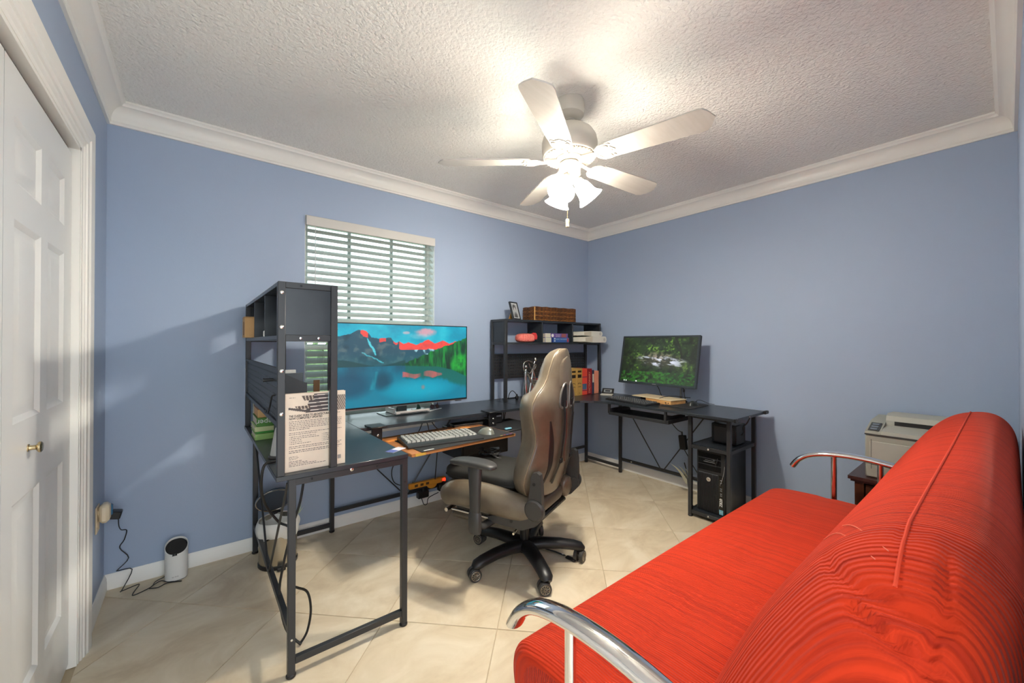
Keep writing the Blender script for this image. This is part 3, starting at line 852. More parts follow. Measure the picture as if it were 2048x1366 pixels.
# odds and ends on the tray and desk
for (a, b, c_, lb) in ((-.345, -.195, (196, 200, 214), 'small blue and white card on the front corner of the left desk wing'),):
    Mc = Matrix.Translation((.715, 1.735, ZT + .0004)) @ Matrix.Rotation(.5, 4, 'Z')
    cd_ = ob('card', G().box(-.045, .045, -.022, .022, 0, .0012, 0, Mc), mat('card_white', (210, 208, 216), .5), label=lb, cat='card')
    ob('card_band', G().box(-.045, -.005, -.022, .022, .0012, .0015, 0, Mc), mat('card_blue', (88, 98, 160), .5), cd_, smooth=False)
ob('strip_label', G().box(-.29, -.23, -.181, -.170, .6636, .6642, 0, KM), mat('paper_white', (220, 218, 210), .7), label='narrow white paper strip on the front edge of the desk mat', cat='label', smooth=False)
ob('tape_tab', G().box(-.345, -.285, -.188, -.1845, .644, .658, 0, KM), mat('yellow_tape', (190, 150, 60), .6), kt, smooth=False, label='yellow tape on the board edge')
for q, (xx, yy, rz, lb) in enumerate(((-.315, .155, .1, 'orange sticky note at the left end of the plywood tray'), (.215, .165, -.3, 'orange sticky note at the back right of the plywood tray'))):
    ob('sticky_note', G().box(-.035, .035, -.02, .02, .6604, .6616, 0, KM @ Matrix.Translation((xx, yy, 0)) @ Matrix.Rotation(rz, 4, 'Z')), mat('orange_note', (232, 150, 70), .6), label=lb, cat='note', smooth=False, group='orange sticky notes on the keyboard tray')
# device pile behind the mouse
t = thing('charger', 'black charging block beside the right clamp of the keyboard tray', 'charger', (1.74, 2.36, .652))
ob('body', G().box(1.705, 1.775, 2.325, 2.375, .6535, .725, .006), BLACKP, t)
ob('plate', G().box(1.718, 1.76, 2.3235, 2.3255, .70, .71, 0), mat('charger_label', (140, 142, 146), .5), t, smooth=False)
ob('usb_stick', G().box(1.63, 1.685, 2.10, 2.122, .6535, .6655, .005), mat('cyan_plastic', (120, 180, 200), .4), label='small cyan usb stick near the right end of the tray', cat='usb stick')
t = thing('wallet_case', 'flat dark case leaning on the tray behind the keyboard', 'case', (1.48, 2.34, .6602))
Mw = KM @ Matrix.Translation((.255, .215, .661)) @ Matrix.Rotation(-.15, 4, 'Z')
ob('case_body', G().box(-.10, .12, -.03, .05, 0, .022, .004, Mw), BLACKP, t)
ob('case_edge', G().box(-.10, .12, -.031, -.029, .003, .006, 0, Mw).box(-.10, .12, -.031, -.029, .015, .018, 0, Mw), STEEL, t, smooth=False)
ob('shelf_box', G().box(1.48, 1.90, 2.42, 2.70, .40, .61, .004).box(1.495, 1.885, 2.416, 2.42, .42, .59, .002), mat('under_desk_black', (20, 21, 24), .5), label='black drawer box hung under the window desk behind the chair seat', cat='drawer box')

# ================================================================== SCREENS
def sstep(a, b, x): return np.clip((x - a) / (b - a), 0, 1)
def vnoise(u, v, fx, fy, seed=0, oct_=4):
    r = np.random.default_rng(seed); tot = np.zeros_like(u); amp = 1; s = 0
    for o in range(oct_):
        nx, ny = int(fx * 2 ** o) + 2, int(fy * 2 ** o) + 2
        L = r.random((nx + 1, ny + 1)); x = np.clip(u, 0, .9999) * (nx - 1); y = np.clip(v, 0, .9999) * (ny - 1)
        i = x.astype(int); j = y.astype(int); fx_ = x - i; fy_ = y - j
        fx_ = fx_ * fx_ * (3 - 2 * fx_); fy_ = fy_ * fy_ * (3 - 2 * fy_)
        tot += amp * ((L[i, j] * (1 - fx_) + L[i + 1, j] * fx_) * (1 - fy_) + (L[i, j + 1] * (1 - fx_) + L[i + 1, j + 1] * fx_) * fy_)
        s += amp; amp *= .55
    return tot / s
def mixc(c, col, w): return c * (1 - w[..., None]) + np.array(col, float) * w[..., None]
def lake(u, v):
    n1 = vnoise(u, v, 9, 6, 1); n2 = vnoise(u, v, 30, 18, 2); n3 = vnoise(u, v, 60, 6, 3)
    c = np.zeros(u.shape + (3,)) + np.array((0, 158, 184.))
    c = mixc(c, (60, 190, 205), sstep(.5, .75, n1) * .6); c = mixc(c, (0, 128, 158), sstep(.5, .3, n1) * .7)
    for (a, b, ra, rb, col, k) in ((.655, .915, .085, .06, (226, 148, 158), .85), (.505, .905, .03, .02, (220, 170, 176), .7), (.60, .86, .10, .04, (150, 190, 200), .5)):
        c = mixc(c, col, k * np.clip(1.2 - ((u - a) / ra) ** 2 - ((v - b) / rb) ** 2 + (n2 - .5) * 1.2, 0, 1))
    rx = [0, .06, .13, .17, .20, .235, .265, .31, .355, .395, .43, .455, .485, .52, .58, .635, .675, .73, .79, .85, .90, 1.0]
    ry = [.86, .85, .885, .925, .93, .90, .845, .825, .84, .835, .775, .795, .755, .785, .745, .785, .82, .765, .81, .765, .80, .72]
    ridge = np.interp(u, rx, ry) + (n2 - .5) * .03
    mt = (v < ridge).astype(float)
    mc = np.zeros_like(c) + np.array((30, 74, 92.))
    mc = mixc(mc, (84, 102, 106), sstep(.5, .72, n2) * .8); mc = mixc(mc, (12, 44, 58), sstep(.5, .3, n1) * .8)
    mc = mixc(mc, (24, 92, 100), sstep(.66, .5, v) * .6)
    snow = sstep(.007, .002, np.abs(u - (.238 + (.83 - v) * .27 + (n2 - .5) * .03)) - .006 * (1 - np.abs(v - .69) / .14)) * ((v > .62) & (v < .83)) + sstep(.010, .002, np.abs(v - (.64 - (u - .21) * .9 + (n2 - .5) * .05)) - .001) * ((u > .20) & (u < .345)) * .8
    mc = mixc(mc, (80, 205, 218), np.clip(snow, 0, 1) * .9)
    mc = mixc(mc, (150, 205, 215), sstep(.60, .72, n2) * ((u > .5) & (v < .70) & (v > .62)) * .9)
    red = ((u > .455) & (v > ridge - .105 - .02 * np.sin(u * 40)) & (v > .685)) | ((u > .19) & (u < .238) & (v > ridge - .075 + (u - .2) * .4) & (u > .17 + (ridge - v) * .5)) | ((u > .315) & (u < .36) & (v > ridge - .045)) | ((u > .412) & (u < .445) & (v > ridge - .03))
    mc = mixc(mc, (236, 70, 62), red.astype(float) * np.clip(.62 + n2 * .6, 0, 1))
    c = c * (1 - mt[..., None]) + mc * mt[..., None]
    shore = .488 + .012 * np.sin(u * 9)
    fr = ((v < .50 + (u - .46) * .64 + (n3 - .5) * .05) & (u > .44)).astype(float)
    fc = np.zeros_like(c) + np.array((8, 84, 46.)); fc = mixc(fc, (22, 130, 52), sstep(.45, .75, n3)); fc = mixc(fc, (6, 46, 34), sstep(.5, .25, n3))
    fc = mixc(fc, (38, 168, 52), np.clip(1.1 - ((u - .94) / .09) ** 2 - ((v - .50) / .14) ** 2, 0, 1) * np.clip(n2 * 1.8 - .2, 0, 1))
    c = c * (1 - fr[..., None]) + fc * fr[..., None]
    lowm = ((v < .53 + .04 * np.sin(u * 12 + 1)) & (u < .5)).astype(float)
    c = mixc(c, (16, 62, 66), lowm * .8)
    wl = np.interp(u, [0, .44, .75, .88, 1.0], [.485, .485, .455, .40, .30])
    wt = (v < wl).astype(float)
    wc = np.zeros_like(c) + np.array((0, 114, 140.)); n4 = vnoise(u, v, 14, 3, 5); n5 = vnoise(u, v, 40, 4, 6)
    wc = mixc(wc, (10, 66, 88), sstep(.50, .30, v) * 0 + sstep(.30, .46, v) * .75 * np.clip(n4 * 1.6, 0, 1))
    wc = mixc(wc, (6, 52, 76), np.clip(1.3 - ((u - .12) / .16) ** 2 - ((v - .27) / .17) ** 2, 0, 1) * .6)
    wc = mixc(wc, (8, 58, 78), np.clip(1.1 - ((u - .34) / .08) ** 2 - ((v - .30) / .14) ** 2, 0, 1) * .8)
    wc = mixc(wc, (10, 160, 186), np.clip(1.1 - ((u - .62) / .30) ** 2 - ((v - .17) / .15) ** 2, 0, 1) * .75)
    wc = mixc(wc, (30, 165, 178), np.clip(1.0 - np.abs(u - (.27 + .15 * (v - .25) + (n5 - .5) * .05)) / .02, 0, 1) * ((v > .2) & (v < .42)) * .45)
    wc = mixc(wc, (8, 92, 78), np.clip((v - (wl - .14 - .08 * n5)) / .05, 0, 1) * (u > .5) * .8)
    rr = ((v > .305 + .03 * np.abs(np.sin(u * 22))) & (v < .385 + .02 * np.sin(u * 30)) & (u > .48) & (u < .79)).astype(float)
    wc = mixc(wc, (216, 92, 90), rr * .8 * np.clip(.35 + n5 * .8, 0, 1) * np.clip(1 - np.exp(-((u - .63) / .015) ** 2), 0, 1))
    wc = mixc(wc, (196, 110, 100), np.clip(1 - ((u - .635) / .02) ** 2 - ((v - .19) / .04) ** 2, 0, 1) * .6)
    c = c * (1 - wt[..., None]) + wc * wt[..., None]
    return c
def creek(u, v):
    n1 = vnoise(u, v, 10, 8, 11); n2 = vnoise(u, v, 40, 30, 12); n3 = vnoise(u, v, 22, 14, 13)
    c = np.zeros(u.shape + (3,)) + np.array((32, 52, 20.))
    c = mixc(c, (104, 142, 52), sstep(.48, .75, n2) * sstep(.38, .62, n1 + .25 * np.exp(-((u - .58) / .25) ** 2) * (v > .55)))
    c = mixc(c, (8, 16, 8), sstep(.52, .34, n3) * .85); c = mixc(c, (6, 14, 6), sstep(.22, .0, u) * .6 + sstep(.88, 1., u) * .5 * (v > .4))
    c = mixc(c, (40, 110, 26), (v < .24) * sstep(.42, .65, n2) * .8)
    tr_ = np.abs(u - (.72 + .10 * np.sin((1 - v) * 3.2))) < .014
    c = mixc(c, (24, 26, 14), (tr_ & (v > .5)) * .85)
    band = np.clip(1.15 - ((v - (.50 - .22 * (u - .55) * (u > .5))) / .19) ** 2 - ((u - .56) / .36) ** 2, 0, 1)
    rocks = band * sstep(.5, .62, n3)
    c = mixc(c, (60, 58, 48), band * .85); c = mixc(c, (150, 138, 122), rocks * (v > .47) * .9)
    wat = band * sstep(.50, .62, vnoise(u, v * .9 + u * .22, 7, 16, 15)) * (v < .58)
    c = mixc(c, (214, 220, 238), wat * .95)
    return c
def screen_mesh(name, fn, parent, P, du, dv, nu, nv, em):
    P = Vector(P); du = Vector(du); dv = Vector(dv)
    U_, V_ = np.meshgrid(np.linspace(0, 1, nu), np.linspace(0, 1, nv), indexing='ij')
    col = np.clip(fn(U_, V_), 0, 255) / 255.
    g = G().grid(lambda a, b: P + du * a + dv * b, nu, nv)
    M = bpy.data.materials.new(name + '_picture'); M.use_nodes = True
    nt = M.node_tree; b = nt.nodes['Principled BSDF']
    at = nt.nodes.new('ShaderNodeAttribute'); at.attribute_name = 'picture'
    b.inputs['Base Color'].default_value = (.01, .01, .01, 1); b.inputs['Roughness'].default_value = .35
    if em > 0:
        nt.links.new(at.outputs['Color'], b.inputs['Emission Color']); b.inputs['Emission Strength'].default_value = em
    else:
        nt.links.new(at.outputs['Color'], b.inputs['Base Color'])
    o = ob(name, g, M, parent, smooth=False)
    ca = o.data.color_attributes.new('picture', 'FLOAT_COLOR', 'POINT')
    lc = np.where(col <= .04045, col / 12.92, ((col + .055) / 1.055) ** 2.4)
    arr = np.concatenate([lc.reshape(-1, 3), np.ones((nu * nv, 1))], 1).astype(np.float32)
    ca.data.foreach_set('color', arr.ravel())
    return o
# large monitor
BEZ = mat('monitor_bezel', (22, 23, 25), .35)
m1 = thing('monitor', 'large wide monitor showing a mountain lake, on the desk under the window', 'monitor', (1.105, 2.60, ZT))
x0, x1, yF, z0, z1 = .622, 1.586, 2.520, .822, 1.360
ob('back_shell', G().box(x0, x1, yF + .002, yF + .022, z0, z1, .003).box(x0 + .12, x1 - .12, yF + .02, yF + .05, z0 + .05, z1 - .14, .012), BEZ, m1)
ob('bezel', G().box(x0, x0 + .005, yF - .003, yF + .004, z0, z1).box(x1 - .006, x1, yF - .003, yF + .004, z0, z1).box(x0 + .005, x1 - .006, yF - .003, yF + .004, z1 - .006, z1).box(x0 + .005, x1 - .006, yF - .004, yF + .004, z0, z0 + .012), BEZ, m1, smooth=False)
ob('bezel_trim', G().box(x0, x1, yF - .005, yF - .001, z0 - .003, z0 + .002), mat('bezel_silver', (150, 152, 152), .3, metal=.7), m1, smooth=False)
screen_mesh('screen', lake, m1, (x0 + .005, yF - .0012, z0 + .012), (x1 - x0 - .011, 0, 0), (0, 0, z1 - z0 - .018), 330, 190, .54)
SG = mat('stand_grey', (96, 108, 108), .25, metal=.4)
ob('stand_neck', G().box(1.075, 1.145, 2.585, 2.61, ZT + .005, .90, .003), SG, m1)
ob('stand_base', G().box(.985, 1.285, 2.555, 2.735, ZT + .0005, ZT + .006, .002), SG, m1)
ob('monitor_button', G().box(1.49, 1.54, yF - .002, yF + .015, z0 - .008, z0 - .002, .001), BEZ, m1)

# smaller monitor on the right wing, tilted back, held on a post
m2 = thing('monitor', 'smaller black monitor showing a forest stream, on the right wing by the right wall', 'monitor', (3.12, 1.86, ZT))
th = math.radians(11)
M2 = frame((3.018, 2.217, .885), (0, -1, 0), (math.sin(th), 0, math.cos(th)))   # local x along the screen, y up the screen, z towards the room
w2, h2 = .714, .425
ob('back_shell', G().box(0, w2, 0, h2, -.026, -.001, .004, M2).box(.10, w2 - .10, .06, h2 - .06, -.055, -.026, .012, M2), BEZ, m2)
B2 = mat('monitor_bezel_blue', (38, 46, 52), .4)
ob('bezel', G().box(0, .016, 0, h2, -.004, .004, .001, M2).box(w2 - .016, w2, 0, h2, -.004, .004, .001, M2).box(.016, w2 - .016, h2 - .014, h2, -.004, .004, .001, M2).box(.016, w2 - .016, 0, .018, -.004, .004, .001, M2), B2, m2)
sc2 = screen_mesh('screen', creek, m2, M2 @ Vector((.016, .018, .0012)), M2.to_3x3() @ Vector((w2 - .032, 0, 0)), M2.to_3x3() @ Vector((0, h2 - .032, 0)), 250, 140, .5)
tk = mat('taskbar_icon', (225, 228, 232), .5, emit=.8)
for xx in (.055, .075, .175):
    ob('taskbar_icon', G().box(xx, xx + (.012 if xx > .1 else .007), .020, .028, .0015, .0022, 0, M2), tk, m2, smooth=False)
ob('monitor_mark', G().box(w2 / 2 - .018, w2 / 2 + .018, .006, .011, .004, .0045, 0, M2), GREYP, m2, smooth=False)
ob('stand_post', G().box(3.165, 3.187, 1.700, 1.714, ZT, 1.08, .002).box(3.10, 3.18, 1.67, 1.74, 1.03, 1.09, .002), GREYP, m2)
ob('stand_base', G().box(3.155, 3.215, 1.67, 1.74, ZT + .0003, ZT + .006, .002), BLACKP, m2)
# ================================================================== SOFA
def cord_mat(name, base_c, dark_c, axis, period=.0072, depth=.0016):
    M = bpy.data.materials.new(name); M.use_nodes = True
    nt = M.node_tree; b = nt.nodes['Principled BSDF']; b.inputs['Roughness'].default_value = .85
    b.inputs['Specular IOR Level'].default_value = .25
    b.inputs['Sheen Weight'].default_value = .12; b.inputs['Sheen Roughness'].default_value = .4
    b.inputs['Sheen Tint'].default_value = (1, .55, .48, 1)
    tc = nt.nodes.new('ShaderNodeTexCoord')
    wob = nt.nodes.new('ShaderNodeTexNoise'); wob.inputs['Scale'].default_value = 7; wob.inputs['Detail'].default_value = 2
    nt.links.new(tc.outputs['Object'], wob.inputs['Vector'])
    sp = nt.nodes.new('ShaderNodeSeparateXYZ'); nt.links.new(tc.outputs['Object'], sp.inputs[0])
    ma = nt.nodes.new('ShaderNodeMath'); ma.operation = 'MULTIPLY_ADD'
    nt.links.new(wob.outputs[0], ma.inputs[0]); ma.inputs[1].default_value = .012; nt.links.new(sp.outputs[axis], ma.inputs[2])
    m1_ = nt.nodes.new('ShaderNodeMath'); m1_.operation = 'MULTIPLY'; m1_.inputs[1].default_value = 2 * PI / period
    nt.links.new(ma.outputs[0], m1_.inputs[0])
    si = nt.nodes.new('ShaderNodeMath'); si.operation = 'SINE'; nt.links.new(m1_.outputs[0], si.inputs[0])
    bp = nt.nodes.new('ShaderNodeBump'); bp.inputs['Strength'].default_value = .8; bp.inputs['Distance'].default_value = depth
    nt.links.new(si.outputs[0], bp.inputs['Height']); nt.links.new(bp.outputs[0], b.inputs['Normal'])
    mp = nt.nodes.new('ShaderNodeMapping')
    s_ = [2.2, 2.2, 2.2]; s_[axis] = 130
    mp.inputs['Scale'].default_value = s_
    nt.links.new(tc.outputs['Object'], mp.inputs[0])
    n = nt.nodes.new('ShaderNodeTexNoise'); n.inputs['Scale'].default_value = 1; n.inputs['Detail'].default_value = 5; n.inputs['Roughness'].default_value = .7
    nt.links.new(mp.outputs[0], n.inputs['Vector'])
    mr = nt.nodes.new('ShaderNodeMapRange'); mr.inputs[1].default_value = .46; mr.inputs[2].default_value = .74; mr.inputs[4].default_value = .75
    nt.links.new(n.outputs[0], mr.inputs[0])
    mx = nt.nodes.new('ShaderNodeMix'); mx.data_type = 'RGBA'
    mx.inputs[6].default_value = (*lin(base_c), 1); mx.inputs[7].default_value = (*lin(dark_c), 1)
    nt.links.new(mr.outputs[0], mx.inputs[0]); nt.links.new(mx.outputs[2], b.inputs['Base Color'])
    return M
RED = cord_mat('red_corduroy', (206, 52, 14), (140, 22, 8), 0)
REDE = cord_mat('red_corduroy_end', (196, 46, 14), (136, 20, 8), 1)
REDB = cord_mat('red_corduroy_back', (206, 52, 14), (140, 22, 8), 0, period=.0076)
sofa = thing('futon_sofa', 'red corduroy futon sofa with chrome arms against the near wall', 'sofa', (1.64, .42, 0))
SX0, SX1 = .690, 2.600
def sweep(prof, x0, x1, nx, rnd, cen, name, bulge=0.0, post=None, parent=sofa, mats=None):
    """closed (y,z) profile swept along x; the last `rnd` metres at each end close in towards cen like a sewn cushion end"""
    xs = []; N = 9
    for i in range(N): xs.append((x0 + rnd * (1 - math.cos(i / N * PI / 2)), math.sin(i / N * PI / 2)))
    for i in range(nx + 1): xs.append((x0 + rnd + (x1 - x0 - 2 * rnd) * i / nx, 1.0))
    for i in range(N - 1, -1, -1): xs.append((x1 - rnd * (1 - math.cos(i / N * PI / 2)), math.sin(i / N * PI / 2)))
    k = len(prof); V = []; Fc = []; mi = []
    for x, s in xs:
        sc_ = .80 + .20 * s
        for (y, z) in prof:
            p = Vector((x, cen[0] + (y - cen[0]) * sc_, cen[1] + (z - cen[1]) * sc_))
            if post: p = post(p, s)
            V.append(p)
    for i in range(len(xs) - 1):
        for j in range(k):
            Fc.append((i * k + j, (i + 1) * k + j, (i + 1) * k + (j + 1) % k, i * k + (j + 1) % k)); mi.append(0)
    # end boxing: rings shrinking to the centre
    for e, (base_i, xx, sg) in enumerate(((0, x0, -1), ((len(xs) - 1) * k, x1, 1))):
        prev = [base_i + j for j in range(k)]
        for r in (.86, .66, .42, .18):
            cur = []
            for j in range(k):
                b0 = V[base_i + j]
                p = Vector((xx + sg * bulge * (1 - r ** 2), cen[0] + (b0.y - cen[0]) * r, cen[1] + (b0.z - cen[1]) * r))
                if post: p = post(p, -r)
                cur.append(len(V)); V.append(p)
            for j in range(k):
                q = (prev[j], prev[(j + 1) % k], cur[(j + 1) % k], cur[j])
                Fc.append(q if sg < 0 else q[::-1]); mi.append(1)
            prev = cur
        Fc.append(tuple(prev) if sg < 0 else tuple(prev[::-1])); mi.append(1)
    g = G(); g.v = [tuple(p) for p in V]; g.f = Fc; g.mi = mi
    return ob(name, g, mats or [RED, REDE], parent, angle=70)
seat_prof = [tuple(p)[:2] for p in spline([(.20, .425, 0), (.35, .432, 0), (.55, .436, 0), (.72, .432, 0), (.80, .424, 0), (.850, .405, 0), (.878, .365, 0), (.884, .320, 0), (.874, .270, 0), (.845, .238, 0), (.78, .226, 0), (.5, .222, 0), (.22, .224, 0), (.16, .25, 0), (.145, .33, 0), (.16, .40, 0)], 4, closed=True)]
def seat_post(p, s):
    # two shallow tuft lines along the sofa and a soft crown
    if p.z > .38:
        p.z += .006 * math.sin((p.x - SX0) / (SX1 - SX0) * PI) - .005 * math.exp(-((p.y - .60) / .012) ** 2) - .004 * math.exp(-((p.y - .36) / .012) ** 2)
    return p
sp_ = []
for (y, z) in seat_prof: sp_.append((y, z))
sweep(sp_, SX0, SX1, 60, .035, (.52, .33), 'seat_cushion', .012, seat_post)
# backrest: plump, leaning; profile read from below the seat, over the top, down the rear
bp_ctrl = [(.455, .36), (.435, .42), (.400, .50), (.358, .60), (.312, .70), (.262, .79), (.205, .875), (.150, .928), (.092, .952), (.040, .952), (.004, .925), (-.018, .875), (-.024, .80), (-.015, .70), (.02, .58), (.07, .46), (.12, .36), (.20, .315), (.32, .305), (.41, .32)]
back_prof = [tuple(p)[:2] for p in spline([(a, b, 0) for a, b in bp_ctrl], 4, closed=True)]
CREASE = [((.104, .942), (.062, .962), .008, .006), ((.062, .962), (-.02, .902), .013, .010), ((.185, .872), (.052, .872), .012, .010), ((.140, .850), (.062, .822), .012, .010), ((.055, .955), (.052, .880), .007, .006), ((.055, .880), (.075, .800), .009, .008)]
def seg_d(y, z, a, b):
    ax, ay = a; bx, by_ = b
    t = max(0, min(1, ((y - ax) * (bx - ax) + (z - ay) * (by_ - ay)) / ((bx - ax) ** 2 + (by_ - ay) ** 2)))
    return math.hypot(y - ax - t * (bx - ax), z - ay - t * (by_ - ay))
BX0, BX1, RN, RF = .690, 2.590, .21, .06
CN, CF = (.105, .64), (.17, .66)
NR = 46
rings = []
for i in range(NR):
    t = (i + .35) / NR
    a_ = t * PI / 2
    rings.append((BX0 + RN * (1 - math.cos(a_)), math.sin(a_) ** .85, CN, 'n'))
for i in range(71): rings.append((BX0 + RN + (BX1 - RF - BX0 - RN) * i / 70, 1.0, CN, 'm'))
for i in range(9):
    a_ = (9 - i - .5) / 9 * PI / 2
    rings.append((BX1 - RF * (1 - math.cos(a_)), .78 + .22 * math.sin(a_), CF, 'f'))
back_fine = [tuple(p)[:2] for p in spline([(a, b, 0) for a, b in bp_ctrl], 8, closed=True)]
kb = len(back_fine)
jt = min(range(kb), key=lambda j: (back_fine[j][0] - .098) ** 2 + (back_fine[j][1] - .952) ** 2)
g = G(); seam = []
for (x, s, cn, tag_) in rings:
    for j, (y, z) in enumerate(back_fine):
        Y_, Z_ = cn[0] + (y - cn[0]) * s, cn[1] + (z - cn[1]) * s
        X_ = x
        # the stuffing swells and sinks slightly along the back
        w_ = .007 * math.sin((x - .7) * 5) * min(1, max(0, (x - .8) / .3))
        Y_ += (Y_ - .17) * w_; Z_ += (Z_ - .66) * w_
        if x < .93 and Z_ > .70:
            f_ = min(1, max(0, (.93 - x) / .12))
            q_ = 0
            for (a0, b0, dep, wd) in CREASE: q_ = max(q_, dep * math.exp(-(seg_d(Y_, Z_, a0, b0) / wd) ** 2))
            X_ += q_ * f_ * .62; Z_ -= q_ * f_ * .55
        if abs(j - jt) == 1: Z_ -= .0004
        Y_ = max(Y_, -.030)
        g.v.append((X_, Y_, Z_))
        if j == jt and s > .80: seam.append(Vector((X_, Y_, Z_ + .0006)))
for i in range(len(rings) - 1):
    for j in range(kb):
        g.f.append((i * kb + j, (i + 1) * kb + j, (i + 1) * kb + (j + 1) % kb, i * kb + (j + 1) % kb))
g.f.append(tuple(range(kb))); e_ = (len(rings) - 1) * kb; g.f.append(tuple(e_ + j for j in range(kb - 1, -1, -1)))
g_back = list(g.v)
ob('backrest', g, REDB, sofa, angle=75)
ob('piping', G().tube(seam, .0026, 8), mat('red_piping', (212, 62, 26), .8), sofa, label='raised piping along the top of the backrest')
# loose pale stitching near the corner
def on_back(i, y, z):
    j = min(range(kb), key=lambda q: (back_fine[q][0] - y) ** 2 + (back_fine[q][1] - z) ** 2)
    p = Vector(g_back[i * kb + j]); c_ = Vector((p.x, CN[0], CN[1]))
    return p + (p - c_).normalized() * .0022
for (ya, za, xa, yb, zb_, xb) in ((.225, .845, .98, .125, .94, .80), (.20, .878, .96, .115, .945, .81)):
    P_ = []
    for t in (0, 4, 8):
        x = xa + (xb - xa) * t / 8
        i = min(range(len(rings)), key=lambda q: abs(rings[q][0] - x))
        P_.append(on_back(i, ya + (yb - ya) * t / 8, za + (zb_ - za) * t / 8))
    ob('loose_stitching', G().tube(spline(P_, 6), .0009, 5), mat('loose_thread', (226, 120, 92), .8), sofa, label='pale loose stitching across the backrest')
# chrome arms
def arm(x):
    pts = spline([(x, .762, .548), (x, .735, .588), (x, .690, .622), (x, .630, .642), (x, .56, .652), (x, .48, .655), (x, .40, .650), (x, .30, .635), (x, .20, .612), (x, .13, .585)], 6)
    a = ob('arm_rail', G().tube(pts, .0175, 18, flat=(1.55, .88), upv=(0, .0, 1)), CHROME, sofa, angle=60)
    for yy, zt in ((.578, .640), (.395, .636)):
        ob('arm_post', G().cyl((x, yy, .19), (x, yy, zt), .0125, n=20), CHROME, sofa)
    ob('arm_base', G().tube([(x, .80, .19), (x, .12, .19)], .0125, 14), CHROME, sofa)
    for yy in (.74, .16):
        lg = ob('leg', G().cyl((x, yy, .012), (x, yy, .19), .0125, n=16), CHROME, sofa)
        ob('foot', G().lathe([(.016, 0), (.016, .010), (.013, .014)], 16, Matrix.Translation((x, yy, 0))), BLACKP, lg)
arm(.622); arm(2.645)
ob('seat_frame', G().box(.635, 2.632, .70, .725, .195, .220, .002).box(.635, 2.632, .20, .225, .195, .220, .002), BLACKM, sofa)

# ================================================================== GAMING CHAIR  (local frame: x right, y forward, z up)
TAUPE = mat('taupe_leather', (110, 100, 84), .32, noise=(9, (94, 82, 66)), bump=(240, .12, .0012), coat=.15)
TAUPD = mat('taupe_leather_dark', (88, 78, 64), .4, bump=(240, .12, .0012))
BLKL = mat('black_leather', (26, 25, 25), .42, bump=(260, .15, .001))
ch = thing('gaming_chair', 'taupe leather high-back gaming chair on black castors, facing the keyboard tray', 'chair', (1.475, 1.725, 0), math.radians(22))
CM = MW(ch)
def L(*p): return Vector(p)
ZS = [.430, .445, .47, .52, .57, .62, .67, .72, .77, .82, .87, .905, .94, .975, 1.01, 1.05, 1.10, 1.14, 1.17, 1.19, 1.203, 1.208]
WS = [.16, .200, .225, .258, .270, .262, .240, .224, .225, .240, .262, .270, .262, .230, .182, .150, .128, .112, .094, .072, .044, .012]
def W_(z): return float(np.interp(z, ZS, WS))
def RY(z): return float(np.interp(z, [.43, .50, .60, .75, .90, 1.05, 1.21], [-.185, -.207, -.236, -.252, -.260, -.260, -.254]))
def WG(z): return float(np.interp(z, [.43, .52, .60, .72, .80, .90, .97, 1.04, 1.12, 1.21], [.05, .06, .055, .042, .046, .056, .048, .030, .020, .012]))
def TH(z): return float(np.interp(z, [.43, .47, .60, .80, 1.0, 1.1, 1.16, 1.19, 1.208], [.05, .08, .105, .105, .095, .086, .07, .05, .02]))
def rear(x, z):
    w = W_(z); t = min(1, abs(x) / w)
    return RY(z) + WG(z) * t ** 2.2 + TH(z) * .5 * (1 - (1 - t ** 4) ** .5) * .75
def front(x, z):
    w = W_(z); t = min(1, abs(x) / w)
    bol = math.exp(-((t - .82) / .16) ** 2) * .06 * (1 if z < .98 else .35)
    return rear(x, z) + max(.002, TH(z) * (1 - t ** 6) ** .5) + bol * (1 - t ** 8)
g = G()
NZ, NA = 54, 20
zl = [ZS[0] + (ZS[-1] - ZS[0]) * (1 - math.cos(PI * i / (NZ - 1))) / 2 for i in range(NZ)]
ringn = 2 * NA
for z in zl:
    w = W_(z)
    for i in range(NA + 1):
        t = math.sin((i / NA - .5) * PI)
        g.v.append((w * t, rear(w * t, z), z))
    for i in range(NA - 1, 0, -1):
        t = math.sin((i / NA - .5) * PI)
        g.v.append((w * t, front(w * t, z), z))
for a in range(NZ - 1):
    for j in range(ringn):
        j2 = (j + 1) % ringn
        g.f.append((a * ringn + j, a * ringn + j2, (a + 1) * ringn + j2, (a + 1) * ringn + j))
g.f.append(tuple(range(ringn - 1, -1, -1))); g.f.append(tuple((NZ - 1) * ringn + j for j in range(ringn)))
backr = ob('backrest', g, TAUPE, ch, local=True, angle=70)
# welt running round the edge of the shell
pl = []
for sgn in (-1, 1):
    zz_ = [.45 + (1.200 - .45) * i / 40 for i in range(41)]
    q = [(sgn * W_(z) * .992, rear(W_(z) * .992, z) - .001, z) for z in zz_]
    pl += q if sgn < 0 else q[::-1]
ob('welt', G().tube(pl, .0042, 6), TAUPE, backr, local=False) if False else None
o_ = ob('welt', G().tube([CM @ Vector(p) for p in pl], .0042, 6), mat('tan_piping', (128, 112, 88), .45), backr)
def patch(name, outline, material, off=.003, n=10, parent=backr, label=None):
    """panel sewn on the rear shell: outline of (x,z) from bottom to top as (z, xl, xr)"""
    g = G(); nz = len(outline)
    for (z, xl, xr) in outline:
        for j in range(n + 1):
            x = xl + (xr - xl) * j / n
            e = off * (1 if 0 < j < n else -.3)
            g.v.append(CM @ Vector((x, rear(x, z) - e, z)))
    for a in range(nz - 1):
        for j in range(n):
            i = a * (n + 1) + j
            g.f.append((i, i + 1, i + n + 2, i + n + 1))
    return ob(name, g, material, parent, angle=80, label=label)
LE = mat('black_leather_trim', (24, 22, 21), .5)
